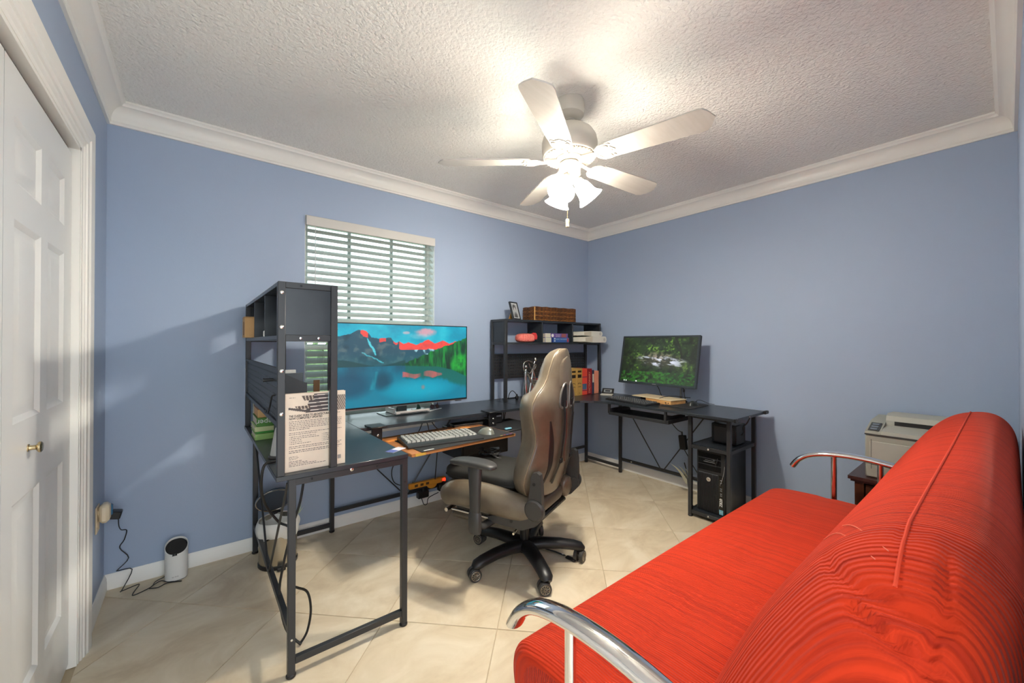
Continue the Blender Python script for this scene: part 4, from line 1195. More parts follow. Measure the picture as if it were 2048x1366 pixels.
for s in (-1, 1):   # leaf-shaped black accents
    ol = [(.50 + .34 * i / 16, 0, 0) for i in range(17)]
    o2 = []
    for i, (z, _, _) in enumerate(ol):
        t = i / 16; c_ = s * (.165 - .030 * math.sin(t * PI * .9) + .010 * t); hw = .018 * math.sin(min(1, t * 1.35 + .08) * PI) ** .7 if t < .74 else .018 * max(.02, (1 - t) / .26) * .55
        hw = .004 + .015 * math.sin(PI * min(1, max(0, t))) 
        o2.append((z, c_ - hw, c_ + hw))
    patch('accent_panel', o2, LE, label='black leaf-shaped accent on the chair back')
patch('head_panel', [(1.01 + .155 * i / 12, -.095 * (1 - (i / 12) ** 5) ** .5 * (.86 + .14 * (1 - i / 12)), .095 * (1 - (i / 12) ** 5) ** .5 * (.86 + .14 * (1 - i / 12))) for i in range(13)], TAUPE, .004)
# harness openings
for s in (-1, 1):
    pts2 = [(.016, .900), (.060, .895), (.096, .912), (.094, .955), (.074, .995), (.046, 1.022), (.024, 1.018), (.016, .970)]
    P3 = [Vector((s * x, rear(x, z) - .003, z)) for x, z in pts2]
    rim = spline(P3, 5, closed=True)
    ho = ob('harness_surround', G().tube([CM @ p for p in rim], .0062, 8, closed=True), mat('gunmetal_plastic', (92, 88, 82), .28), ch)
    gi = G(); cen = sum(rim, Vector()) / len(rim)
    k = len(rim)
    gi.v = [CM @ p for p in rim] + [CM @ (cen + (p - cen) * .86 + Vector((0, .028, 0))) for p in rim]
    gi.f = [(i, (i + 1) % k, k + (i + 1) % k, k + i) for i in range(k)] + [tuple(range(k, 2 * k))]
    # dark recess standing just proud of the padded shell
    gi2 = G(); gi2.v = [CM @ (p - Vector((0, .0022, 0))) for p in rim]; gi2.f = [tuple(range(k))]
    ob('harness_recess', gi2, LE, ho, smooth=False)
# harness straps
for s, x0_ in ((-1, -.052), (1, .050)):
    ctrl = [(x0_, .935), (x0_ * 1.15, .905), (x0_ * 1.1, .86), (x0_ * 1.05, .78), (x0_ * 1.15, .70), (x0_ * 1.3, .62), (x0_ * 1.5, .55), (x0_ * 1.7, .50)]
    pts3 = [Vector((x, rear(x, z) - (.012 if .6 < z < .9 else .007), z)) for x, z in ctrl]
    so = ob('strap', G().tube([CM @ p for p in spline(pts3, 5)], .0135, 8, flat=(1, .16), upv=CM.to_3x3() @ Vector((0, -1, 0))), LE, ch, label='black elastic strap down the chair back')
    p = pts3[5]
    ob('strap_buckle', G().cbox(CM @ (p - Vector((0, .004, 0))), (.03, .008, .024), .002, Matrix.Rotation(math.radians(22), 3, 'Z')), BLACKP, so)
ctrl = [(-.03, .93), (-.02, .84), (-.012, .74), (-.02, .66), (-.004, .60)]
ob('elastic_cord', G().tube([CM @ p for p in spline([Vector((x, rear(x, z) - .006, z)) for x, z in ctrl], 5)], .0022, 6), mat('dark_red_cord', (88, 30, 24), .6), ch)
# lumbar and inner face black strip are hidden; seat
def pad(name, x0, x1, y0, y1, z0, z1, material, crown=.02, rr=.05, parent=ch, sx=1.0, nose=0.0):
    def fn(u, v):
        a = u * 2 * PI; ph = (v - .5) * PI
        ex, ey, ez = (x1 - x0) / 2, (y1 - y0) / 2, (z1 - z0) / 2
        ca, sa, cp, sp2 = math.cos(a), math.sin(a), math.cos(ph), math.sin(ph)
        pw = lambda q, e: math.copysign(abs(q) ** e, q)
        x = ex * pw(ca, .35) * pw(cp, .35); y = ey * pw(sa, .35) * pw(cp, .35); z = ez * pw(sp2, .45)
        if sp2 > 0: z += crown * (1 - (x / ex) ** 2) * (1 - (y / ey) ** 2)
        z -= nose * max(0, y / ey) ** 3
        return CM @ Vector(((x0 + x1) / 2 + x, (y0 + y1) / 2 + y, (z0 + z1) / 2 + z))
    return ob(name, G().grid(fn, 44, 16, cu=True), material, parent, angle=60)
pad('seat', -.20, .20, -.18, .40, .335, .425, TAUPD, .01, nose=.015)
for s in (-1, 1):
    pts4 = [(s * .205, -.19, .385), (s * .225, -.10, .395), (s * .238, .02, .410), (s * .245, .14, .418), (s * .242, .26, .415), (s * .232, .34, .395), (s * .218, .39, .365)]
    pp = spline(pts4, 5); k = len(pp)
    rr = [.050 + .016 * math.sin(PI * min(1, i / k * 1.1)) for i in range(k)]; rr[-1] = .028; rr[-2] = .042; rr[0] = .03
    ob('seat_bolster', G().tube([CM @ p for p in pp], rr, 16, flat=(.92, 1.15)), TAUPE, ch, angle=80)
fr_ = ob('seat_front_roll', G().tube([CM @ Vector(p) for p in spline([(-.20, .385, .365), (-.12, .415, .372), (0, .428, .375), (.12, .415, .372), (.20, .385, .365)], 5)], .052, 14, flat=(.9, 1.1)), TAUPE, ch, angle=80)
ob('seat_pan', G().cbox(CM @ Vector((0, .08, .315)), (.42, .50, .03), .01, Matrix.Rotation(math.radians(22), 3, 'Z')), BLACKP, ch)
# footrest stowed below the seat front
R22 = Matrix.Rotation(math.radians(22), 3, 'Z')
ft = ob('footrest', G().cbox(CM @ Vector((-.02, .30, .262)), (.36, .15, .045), .018, R22), TAUPD, ch)
for s in (-1, 1): ob('footrest_rod', G().cyl(CM @ Vector((s * .20, -.08, .293)), CM @ Vector((s * .20, .36, .293)), .0085, n=12), CHROME, ft)
ob('footrest_bar', G().cyl(CM @ Vector((-.225, .385, .290)), CM @ Vector((.225, .385, .290)), .011, n=12), CHROME, ft)
ob('tilt_mechanism', G().cbox(CM @ Vector((0, 0, .285)), (.20, .26, .05), .012, R22), BLACKP, ch)
ob('tilt_lever', G().cyl(CM @ Vector((-.05, -.03, .272)), CM @ Vector((-.24, -.06, .262)), .006, n=10), STEEL, ch)
# side brackets joining seat and back
for s in (-1, 1):
    Mb = CM @ Matrix.Translation((s * .246, 0, 0)) @ Matrix(((0, 0, s, 0), (1, 0, 0, 0), (0, 1, 0, 0), (0, 0, 0, 1)))
    low = [(.07, .305), (.085, .330), (.02, .352), (-.08, .362), (-.13, .390), (-.17, .425), (-.215, .44), (-.235, .42), (-.235, .385), (-.19, .335), (-.12, .302)]
    up_ = [(-.155, .40), (-.150, .44), (-.165, .50), (-.172, .575), (-.182, .598), (-.205, .604), (-.222, .594), (-.229, .55), (-.232, .46), (-.232, .40), (-.195, .372)]
    if s > 0: low = low; 
    br = ob('recliner_bracket', G().prism(low, -.012, .016, Mb).prism(up_, -.008, .022, Mb), DARKP, ch, angle=30)
    q = CM.to_3x3() @ Vector((s, 0, 0)); qm = q.to_track_quat('Z', 'Y').to_matrix().to_4x4(); qm.translation = CM @ Vector((s * .260, -.192, .418))
    ob('pivot_cap', G().lathe([(.052, 0), (.052, .012), (.044, .020), (.01, .022)], 28, qm), DARKP, br)
    for (yy, zz) in ((-.19, .545), (-.06, .335)):
        qm2 = q.to_track_quat('Z', 'Y').to_matrix().to_4x4(); qm2.translation = CM @ Vector((s * (.268 if zz > .4 else .2625), yy, zz))
        ob('bracket_bolt', G().lathe([(.008, 0), (.008, .002), (.004, .002)], 12, qm2), LE, br)
    # armrest
    am = ob('arm_bracket', G().tube([CM @ Vector(p) for p in spline([(s * .16, .06, .305), (s * .27, .075, .300), (s * .335, .085, .305), (s * .362, .09, .335)], 4)], .022, 10, flat=(1.2, .7)), DARKP, ch)
    ob('arm_sleeve', G().tube([CM @ Vector((s * .365, .09, z)) for z in (.285, .30, .38, .39)], [.034, .038, .036, .030], 16, flat=(.62, 1.0), upv=CM.to_3x3() @ Vector((0, 1, 0))), DARKP, am)
    ob('arm_post', G().tube([CM @ Vector((s * .366, .09, z)) for z in (.37, .48, .60, .625)], [.029, .032, .040, .036], 16, flat=(.58, 1.0), upv=CM.to_3x3() @ Vector((0, 1, 0))), DARKP, ch)
    def ap(u, v, s=s):
        a = u * 2 * PI; ph = (v - .5) * PI
        pw = lambda q_, e: math.copysign(abs(q_) ** e, q_)
        x = .047 * pw(math.cos(a), .7) * pw(math.cos(ph), .5); y = .132 * pw(math.sin(a), .6) * pw(math.cos(ph), .5); z = .017 * pw(math.sin(ph), .6)
        x += s * .012 * (y / .132) ** 2
        z -= .006 * (y / .132) ** 2
        return CM @ Vector((s * .380 + x, .085 + y, .642 + z))
    ob('arm_pad', G().grid(ap, 36, 14, cu=True), DARKP, ch, angle=60)
# gas lift, star base, castors
ob('gas_lift', G().lathe([(.026, .105), (.026, .20), (.020, .205), (.020, .275)], 24, CM), BLACKP, ch)
ob('base_hub', G().lathe([(.030, .060), (.052, .066), (.055, .10), (.046, .118), (.034, .122)], 24, CM), BLACKP, ch)
RIM = mat('castor_rim', (170, 160, 140), .3, metal=.7)
for kq in range(5):
    aw = math.radians(33.6 + 72 * kq)                  # world bearing of the leg
    Ml = Matrix.Translation((1.475, 1.725, 0)) @ Matrix.Rotation(aw, 4, 'Z')
    pts5 = [Ml @ Vector(p) for p in ((.03, 0, .093), (.10, 0, .100), (.20, 0, .098), (.28, 0, .088), (.318, 0, .078), (.336, 0, .066))]
    lg = ob('base_leg', G().tube(pts5, [.046, .042, .038, .036, .034, .020], 14, flat=(1, .72), upv=(0, 0, 1)), BLACKP, ch, angle=60)
    sw = math.radians([150, 20, 75, 60, 110][kq])
    Mc = Matrix.Translation(Ml @ Vector((.318, 0, 0))) @ Matrix.Rotation(sw, 4, 'Z')
    cs = ob('castor', G().cyl(Mc @ Vector((0, 0, .05)), Mc @ Vector((0, 0, .074)), .010, n=10).box(-.013, .013, -.016, .02, .036, .060, .006, Mc), BLACKP, lg)
    for s in (-1, 1):
        q = Mc @ Matrix.Translation((s * .013, .012, .0327)) @ Matrix.Rotation(s * PI / 2, 4, 'Y')
        ob('castor_wheel', G().lathe([(.010, -.006), (.0325, -.006), (.0325, .012), (.029, .015), (.025, .013)], 26, q, cap1=True), DARKP, lg)
        gs = G()
        gs.tube([q @ Vector((.0225 * math.cos(t_ * 2 * PI / 24), .0225 * math.sin(t_ * 2 * PI / 24), .0135)) for t_ in range(24)], .0016, 6, closed=True)
        for t_ in range(10):
            a = t_ * PI / 5
            gs.tube([q @ Vector((.004 * math.cos(a), .004 * math.sin(a), .0142)), q @ Vector((.022 * math.cos(a), .022 * math.sin(a), .0142))], .0011, 5)
        ob('castor_spokes', gs, RIM, lg)
# strap trailing to the floor
st = [(1.56, 1.78, .10), (1.60, 1.765, .05), (1.64, 1.733, .012), (1.668, 1.672, .0075), (1.680, 1.610, .0075)]
so = ob('loose_strap', G().tube(spline(st, 6), .014, 8, flat=(1, .16), upv=(0.3, 0, 1)), LE, ch)
ob('buckle', G().box(-.013, .013, -.035, .03, .0006, .012, .003, Matrix.Translation((1.684, 1.565, 0)) @ Matrix.Rotation(.12, 4, 'Z')), BLACKP, so)
ob('strap_tag', G().box(-.006, .006, -.005, .005, .0095, .0105, 0, Matrix.Translation((1.679, 1.622, 0))), WHITEP, so, smooth=False)
# separate gel cushion lying on the seat
GELB = mat('black_mesh_fabric', (34, 33, 29), .75, bump=(700, .25, .0008))
def gel(u, v):
    a = u * 2 * PI; ph = (v - .5) * PI
    pw = lambda q_, e: math.copysign(abs(q_) ** e, q_)
    x = .190 * pw(math.cos(a), .35) * pw(math.cos(ph), .3); y = .250 * pw(math.sin(a), .35) * pw(math.cos(ph), .3); z = .040 * pw(math.sin(ph), .5)
    return CM @ Vector((x, .205 + y, .482 + z + (.006 * (1 - (x / .2) ** 2) if ph > 0 else 0)))
cu = thing('seat_cushion', 'thick black mesh cushion lying on the seat of the gaming chair', 'cushion', CM @ Vector((0, .205, .442)))
ob('cushion_body', G().grid(gel, 52, 18, cu=True), GELB, cu, angle=60)
zp = [CM @ Vector((.1915 * math.copysign(abs(math.cos(t)) ** .35, math.cos(t)), .205 + .2515 * math.copysign(abs(math.sin(t)) ** .35, math.sin(t)), .470)) for t in [i * 2 * PI / 72 for i in range(72)]]
ob('zip_seam', G().tube(zp, .0022, 6, closed=True), BLACKP, cu)
# clump of leads and adapters lying on the cushion
wb = thing('cable_bundle', 'tangle of black and grey leads lying on the black seat cushion', 'cables', CM @ Vector((.12, .30, .53)))
g = G()
for i in range(9):
    p0 = Vector((.05 + random.uniform(0, .06), .22 + random.uniform(-.03, .12), .538 + random.uniform(0, .012)))
    pts6 = [p0]
    for j in range(5): pts6.append(pts6[-1] + Vector((random.uniform(-.035, .05), random.uniform(-.035, .045), random.uniform(-.004, .012))))
    for p in pts6: p.z = min(max(p.z, .535), .575)
    g.tube([CM @ p for p in spline(pts6, 4)], .0032, 6)
ob('leads', g, CABLE, wb)
ob('plug', G().cbox(CM @ Vector((.10, .25, .545)), (.075, .022, .016), .004, Matrix.Rotation(.6, 3, 'Z')), DARKP, wb)
ob('plug', G().cbox(CM @ Vector((.16, .30, .560)), (.06, .02, .016), .004, Matrix.Rotation(-.3, 3, 'Z')), GREYP, wb)
# ================================================================== THINGS ON DESK ONE
# big paperback standing at the near end of the wing, its back cover to the room
PAPER = mat('page_paper', (226, 218, 200), .8, noise=((3, 3, 400), (196, 186, 166)))
bk = thing('book', 'large cream architecture paperback standing on the left desk wing behind the hutch post', 'book', (.37, 1.69, ZT))
bx0, bx1, bz0, bz1, by = .2625, .479, ZT + .0005, 1.043, 1.677
def cover_pic(u, v):
    n = vnoise(u, v, 20, 20, 21)
    c = np.zeros(u.shape + (3,)) + np.array((226, 208, 186.)); c += (n[..., None] - .5) * 6
    top = v > .745
    dark = top & (u > .40 + (.96 - v) * -.35) & (u < .70) & (v < .955)
    dark |= top & (v < .985) & (u > .46) & (u < .70)
    c[dark] = (62, 52, 50)
    for k_ in range(5):                       # pale floor slabs of the photographed building
        line = np.abs(v - (.965 - .048 * k_ + (u - .5) * .03)) < .005
        c[line & dark] = (226, 214, 200)
    glass = top & (u >= .70) & (u < .86)
    c[glass] = (150, 176, 176)
    for k_ in range(7): c[glass & (np.abs((v - .75) - (.30 - (u - .70) * .9) - .06 * (k_ - 4)) < .006)] = (214, 226, 226)
    rgt = top & (u >= .84)
    c[rgt & (v < .95)] = (104, 92, 82)
    for k_ in range(9): c[rgt & (np.abs((v - .78) + (u - .84) * 1.5 - .05 * k_) < .006)] = (216, 206, 190)
    for a_, b_ in ((.905, .965), (.795, .835)):
        bl = (v > a_) & (v < b_) & (u > (.26 if a_ > .9 else .16) + (b_ - v) * .8) & (u < .46 - (.06 if a_ < .9 else 0))
        c[bl] = (84, 66, 54)
        c[bl & (np.abs(((u * 18 + v * 6) % 1) - .5) < .12)] = (214, 196, 170)
    wing = (v > .75) & (np.abs(v - (.815 - (u - .05) * .17)) < .016 - .012 * np.abs(u - .2)) & (u > .06) & (u < .42)
    c[wing] = (66, 54, 48)
    sq = (u > .865) & (u < .93) & (v > .075) & (v < .125)
    c[sq] = (150, 142, 134)
    return c
ob('page_block', G().box(bx0 + .002, bx1 - .002, by + .002, by + .018, bz0, bz1 - .002), PAPER, bk, smooth=False)
ob('cover', G().box(bx0, bx1, by, by + .0016, bz0, bz1, .0006).box(bx0, bx1, by + .0185, by + .020, bz0, bz1, .0006).box(bx0 - .0005, bx0 + .0015, by, by + .020, bz0, bz1), mat('book_cream', (224, 204, 182), .5), bk, smooth=False)
screen_mesh('cover_print', cover_pic, bk, (bx0 + .0005, by - .0004, bz0 + .0005), (bx1 - bx0 - .001, 0, 0), (0, 0, bz1 - bz0 - .001), 130, 170, 0)
INK = mat('print_ink', (52, 44, 42), .7)
GINK = mat('print_ink_grey', (112, 102, 96), .7)
FB = lambda u, v: frame((bx0 + u * (bx1 - bx0), by - .0006, bz0 + v * (bz1 - bz0)), (1, 0, 0), (0, 0, 1))
text('THE CLASSIC GUIDE TO ARCHITECTURAL DESIGN \u2014', .0108, FB(.07, .700), INK, bk, bold=.00035, squeeze=.70, ext=.0001)
text('NOW COMPLETELY UPDATED', .0108, FB(.07, .667), INK, bk, bold=.00035, squeeze=.78, ext=.0001)
g = G()
def tline(v, u0, u1, h=.0052):
    u = u0
    while u < u1:
        wl_ = random.uniform(.012, .05)
        a = u; b = min(u + wl_, u1)
        xa, xb = bx0 + a * (bx1 - bx0), bx0 + b * (bx1 - bx0); z_ = bz0 + v * (bz1 - bz0)
        g.add([(xa, by - .0007, z_), (xb, by - .0007, z_), (xb, by - .0007, z_ + h * .42), (xa, by - .0007, z_ + h * .42)], [(0, 1, 2, 3)])
        u = b + .010
for i, e_ in enumerate((.93, .93, .93, .92, .93, .40)): tline(.638 - i * .0215, .07, e_)
for i, e_ in enumerate((.93, .52)): tline(.492 - i * .0215, .07, e_)
for i, e_ in enumerate((.50, .55, .26, .28, .42)):
    tline(.442 - i * .0225, .075, .083); tline(.442 - i * .0225, .095, e_)
for i, e_ in enumerate((.75, .74, .79, .79, .86)):
    tline(.442 - i * .0225, .595, .603); tline(.442 - i * .0225, .62, e_)
for i, e_ in enumerate((.93, .90)): tline(.318 - i * .0215, .07, e_)
for i, e_ in enumerate((.93, .88)): tline(.262 - i * .0215, .07, e_, .0062)
for i, e_ in enumerate((.20, .22, .20)): tline(.190 - i * .016, .07, e_, .004)
for i, e_ in enumerate((.28, .36, .50, .66)): tline(.128 - i * .0195, .07, e_)
tline(.945, .07, .17, .004)
ob('body_text', g, GINK, bk, smooth=False, kind='stuff')

# charcoal magazine file beyond it
mf = thing('magazine_file', 'charcoal magazine file with a slanted side, inside the left hutch', 'file holder', (.37, 2.23, ZT))
MF = mat('charcoal_card', (52, 58, 64), .55)
ys0, ys1 = 2.19, 2.275
pr = [(.31, ZT + .0005), (.442, ZT + .0005), (.442, 1.036), (.425, 1.040), (.370, 1.070), (.31, 1.105)]
Mf = Matrix(((1, 0, 0, 0), (0, 0, 1, 0), (0, 1, 0, 0), (0, 0, 0, 1)))
for (a, b) in ((ys0, ys0 + .003), (ys1 - .003, ys1)): ob('side_panel', G().prism(pr, a, b, Mf), MF, mf, smooth=False)
ob('back_panel', G().box(.31, .313, ys0 + .003, ys1 - .003, ZT + .0005, 1.10), MF, mf, smooth=False)
ob('front_panel', G().box(.439, .442, ys0 + .003, ys1 - .003, ZT + .0005, 1.03), MF, mf, smooth=False)
t = thing('binder', 'dark grey folder standing beyond the magazine file in the left hutch', 'binder', (.40, 2.55, ZT))
ob('cover', G().box(.30, .49, 2.535, 2.538, ZT + .0005, 1.062, .001).box(.30, .49, 2.565, 2.568, ZT + .0005, 1.062, .001).box(.487, .490, 2.538, 2.565, ZT + .0005, 1.062), mat('slate_folder', (70, 80, 88), .5), t, smooth=False)
ob('pages', G().box(.305, .486, 2.539, 2.564, ZT + .001, 1.055), PAPER, t, smooth=False)
ob('index_card', G().box(.33, .465, 2.60, 2.62, ZT + .0005, 1.078, .001), mat('pale_card', (206, 208, 206), .6), label='pale card box standing behind the grey folder in the left hutch', cat='card box')
ob('wooden_ruler', G().box(.40, .425, 1.86, 1.864, ZT + .0005, 1.075, .001), mat('ruler_brown', (84, 58, 24), .5), label='brown wooden ruler standing upright behind the large paperback', cat='ruler')

# green books lying at the back of the wing
def flat_book(name, label, x0, x1, y0, y1, z0, th_, col, spine='x0', group=None, cov=.0022, pages=None):
    b = thing(name, label, 'book', ((x0 + x1) / 2, (y0 + y1) / 2, z0), group=group)
    cm = mat('cover_%d_%d_%d' % col, col, .42)
    g = G().box(x0, x1, y0, y1, z0, z0 + cov, .0008).box(x0, x1, y0, y1, z0 + th_ - cov, z0 + th_, .0008)
    if spine == 'x0': g.box(x0 - .001, x0 + cov, y0, y1, z0, z0 + th_, .0008)
    if spine == 'y0': g.box(x0, x1, y0 - .001, y0 + cov, z0, z0 + th_, .0008)
    ob('cover', g, cm, b, smooth=False)
    i = .004
    ob('page_block', G().box(x0 + (cov if spine == 'x0' else i), x1 - i, y0 + (cov if spine == 'y0' else i), y1 - i, z0 + cov, z0 + th_ - cov), pages or PAPER, b, smooth=False)
    return b
GRN = (72, 128, 44)
z = ZT + .0005
for (lb, th_, col, dy) in (('pale green book at the bottom of the stack on the left desk wing', .030, (150, 190, 110), .0), ('bright green book second from the bottom of the stack on the left wing', .012, (70, 160, 60), .012), ('pale paperback above the bright green book on the left wing', .024, (196, 206, 150), -.004)):
    flat_book('book', lb, .238 + dy * .5, .425, 2.33 + dy, 2.515, z, th_, col, spine='y0', group='green books stacked in the left hutch'); z += th_ + .0004
gb = flat_book('book', 'dark green bookkeeping book with white title on its spine in the left hutch', .243, .43, 2.322, 2.51, z, .042, GRN, spine='y0', group='green books stacked in the left hutch')
text('bookkeeper', .036, frame((.418, 2.3203, z + .034), (-1, 0, 0), (0, 0, -1)), WHITEP, gb, ext=.0002)
text('minding your own books', .0085, frame((.410, 2.3203, z + .0395), (-1, 0, 0), (0, 0, -1)), mat('lime_print', (190, 210, 90), .5), gb, ext=.0002)
z += .0425
t = thing('kraft_box', 'small tan cardboard box on top of the green book stack', 'box', (.34, 2.40, z))
KRAFT = mat('kraft_card', (206, 164, 112), .7)
ob('box_body', G().box(.250, .36, 2.34, 2.49, z, z + .040, .001), KRAFT, t)
ob('box_lid', G().box(.248, .362, 2.338, 2.492, z + .0402, z + .053, .001), mat('kraft_dark', (120, 84, 54), .7), t)
# upright pale file at the far end, next to the wall
ob('pale_folder', G().box(.262, .30, 2.615, 2.64, ZT + .0005, .925, .001).box(.262, .30, 2.66, 2.675, ZT + .0005, .92, .001) if False else G().box(.262, .40, 2.66, 2.676, ZT + .0005, .925, .001), mat('beige_folder', (200, 196, 178), .6), label='beige folder standing by the far post of the left hutch', cat='folder')
# tan carton and white cap in the pigeonholes
t = thing('carton', 'tan carton sticking out of the far pigeonhole of the left hutch', 'box', (.27, 2.52, 1.262))
ob('carton_body', G().box(.205, .30, 2.49, 2.60, 1.2625, 1.365, .001), KRAFT, t)
ob('carton_lid', G().box(.2045, .3005, 2.4895, 2.6005, 1.365, 1.372, .001), mat('kraft_lid', (190, 148, 98), .7), t)
ob('carton_print', G().box(.2035, .2042, 2.515, 2.535, 1.275, 1.345), mat('kraft_print', (96, 70, 50), .7), t, smooth=False)
ob('bottle_cap', G().lathe([(.014, 1.2625), (.015, 1.265), (.015, 1.284), (.012, 1.288)], 18, Matrix.Translation((.252, 2.05, 0))), WHITEP, label='small white cap beside the divider in the left hutch', cat='cap')
# desk lamp foot hidden by the book
t = thing('speaker', 'small grey cone-shaped speaker behind the near hutch post', 'speaker', (.30, 1.86, ZT))
ob('base', G().lathe([(.040, ZT + .0005), (.042, ZT + .006), (.039, ZT + .014)], 28, Matrix.Translation((.285, 1.93, 0))), DARKP, t)
ob('cone', G().lathe([(.035, ZT + .014), (.029, ZT + .055), (.021, ZT + .105), (.016, ZT + .125)], 28, Matrix.Translation((.285, 1.93, 0))), mat('grey_shell', (176, 178, 176), .45), t)
# leads dropping behind the wing
def cable(label, pts, r=.004, n=6, m_=None, name='cable', k=7):
    return ob(name, G().tube(spline(pts, n), r, k), m_ or CABLE, label=label, cat='cable', group='loose leads around the two desks')
cable('thick black cable looping from the left desk wing down past the trash can', [(.29, 1.88, .765), (.262, 1.85, .757), (.222, 1.86, .745), (.214, 1.88, .66), (.235, 1.94, .56), (.285, 1.95, .47), (.325, 1.93, .43), (.300, 1.92, .30), (.285, 1.92, .18), (.300, 1.86, .06), (.345, 1.80, .008)], .0052)
cable('black cable hanging in a low loop behind the near left desk leg', [(.345, 1.74, .728), (.325, 1.72, .62), (.300, 1.73, .52), (.292, 1.75, .40), (.300, 1.78, .28), (.330, 1.80, .245), (.372, 1.82, .20), (.385, 1.82, .12), (.372, 1.82, .04), (.345, 1.81, .008)], .0048)

# ---- step trash can by the far left leg
tcn = thing('trash_can', 'small brushed steel step trash can with a white liner under the left desk wing', 'trash can', (.375, 2.56, 0))
TM = Matrix.Translation((.375, 2.575, 0))
ob('can_body', G().lathe([(.092, .016), (.094, .02), (.094, .245), (.090, .246), (.088, .22)], 36, TM, cap1=False), mat('brushed_steel', (190, 184, 172), .25, metal=1, bump=(300, .05, .0005)), tcn)
ob('can_base', G().lathe([(.095, .0), (.098, .004), (.098, .018), (.092, .022)], 36, TM).box(-.02, .02, -.125, -.09, .004, .014, .003, TM), BLACKP, tcn)
def bag(u, v):
    a = u * 2 * PI
    if v < .55:
        t = v / .55
        r = .094 + .014 * math.sin(t * PI) + .004 * math.sin(a * 9 + t * 3) * (1 - .5 * t)
        z_ = .160 + .092 * t + .012 * math.sin(a * 3 + 1) * (1 - t)
    else:
        t = (v - .55) / .45
        r = .0935 * (1 - t) ** .5 + .001 + .004 * math.sin(a * 7 + t * 5) * (1 - t)
        z_ = .252 - .085 * t ** .6 + .006 * math.sin(a * 5)
    return TM @ Vector((r * math.cos(a), r * math.sin(a), z_))
ob('bin_liner', G().grid(bag, 64, 16, cu=True), mat('white_liner', (222, 222, 216), .45), tcn, angle=80)
TL = Matrix.Translation((.375, 2.712, .305)) @ Matrix.Rotation(math.radians(-55), 4, 'X')
ob('can_lid', G().lathe([(.090, .0), (.095, .004), (.095, .012), (.06, .018), (.01, .019)], 36, TL), mat('lid_slate', (66, 76, 88), .35), tcn)
ob('lid_rim', G().tube([TL @ Vector((.0935 * math.cos(a * PI / 20), .0935 * math.sin(a * PI / 20), -.002)) for a in range(40)], .004, 8, closed=True), STEEL, tcn)
ob('lid_hinge', G().box(.345, .405, 2.664, 2.680, .235, .256, .003), BLACKP, tcn)
g = G()
for i in range(5):
    a = i * 1.2; g.add([TM @ Vector(p) for p in ((.095, .02, .235), (.125 + .012 * math.cos(a), .03 + .02 * math.sin(a), .27 + .012 * i), (.118, .045, .232 + .008 * i), (.100, .05, .22))], [(0, 1, 2, 3)])
ob('liner_tie', g, mat('liner_green', (196, 214, 196), .4), tcn, smooth=False)

# ---- wifi unit on the floor against the window wall
wf = thing('wifi_router', 'white oval tower router with a black slanted top, on the floor by the baseboard', 'router', (-.068, 2.727, 0))
RM = Matrix.Translation((-.067, 2.735, 0))
def rb(u, v):
    a = u * 2 * PI; zt = .168 + .030 * math.sin(a)
    x, y = .0475 * math.copysign(abs(math.cos(a)) ** .85, math.cos(a)), .042 * math.copysign(abs(math.sin(a)) ** .9, math.sin(a))
    k_ = 1 - .03 * (1 - v) ** 6
    return RM @ Vector((x * k_, y * k_, .004 + (zt - .004) * v))
g = G().grid(rb, 48, 10, cu=True)
ob('shell', g, WHITEP, wf, angle=60)
ob('top_rim', G().tube([RM @ Vector((.0465 * math.copysign(abs(math.cos(t_)) ** .85, math.cos(t_)), .041 * math.copysign(abs(math.sin(t_)) ** .9, math.sin(t_)), .168 + .030 * math.sin(t_))) for t_ in [i * PI / 24 for i in range(48)]], .002, 6, closed=True), WHITEP, wf)
g = G(); g.v = [RM @ Vector((.045 * math.copysign(abs(math.cos(t_)) ** .85, math.cos(t_)), .0395 * math.copysign(abs(math.sin(t_)) ** .9, math.sin(t_)), .160 + .030 * math.sin(t_))) for t_ in [i * PI / 24 for i in range(48)]]; g.f = [tuple(range(48))]
ob('top_panel', g, mat('gloss_black', (16, 17, 20), .12), wf, smooth=False)
ob('top_notch', G().cyl(RM @ Vector((-.006, -.041, .132)), RM @ Vector((-.006, -.036, .142)), .010, n=16), BLACKP, wf)
ob('base', G().lathe([(.0455, .0), (.0455, .004)], 40, RM, sy=.88), GREYP, wf)
text('tp-link', .0105, frame((-.084, 2.6925, .022), (1, 0, 0), (0, 0, 1)), mat('logo_grey', (150, 150, 148), .5), wf, ext=.0002)

# ---- outlet, plug-in freshener and adapter on the closet wall
t = thing('outlet_plate', 'cream wall outlet plate on the closet wall low beside the casing', 'outlet', (X0, 2.62, .38))
ob('plate', G().box(X0 + .0005, X0 + .006, 2.575, 2.655, .365, .485, .003), mat('cream_plate', (226, 208, 176), .4), t)
ob('socket', G().lathe([(.017, .006), (.017, .009)], 16, Matrix.Translation((X0, 2.615, .45)) @ Matrix.Rotation(PI / 2, 4, 'Y')).lathe([(.017, .006), (.017, .009)], 16, Matrix.Translation((X0, 2.615, .40)) @ Matrix.Rotation(PI / 2, 4, 'Y')), mat('cream_socket', (214, 196, 166), .4), t)
t = thing('air_freshener', 'small cream plug-in freshener with a blue bottle in the wall outlet', 'air freshener', (X0 + .03, 2.62, .42))
ob('body', G().box(X0 + .0095, X0 + .045, 2.585, 2.65, .405, .49, .012), mat('cream_plastic', (232, 216, 186), .4), t)
ob('bottle', G().box(X0 + .020, X0 + .048, 2.652, 2.684, .415, .468, .006), mat('blue_bottle', (60, 120, 160), .15), t)
t = thing('plug_adapter', 'black power adapter block plugged in beside the blue freshener', 'adapter', (-.30, 2.70, .38))
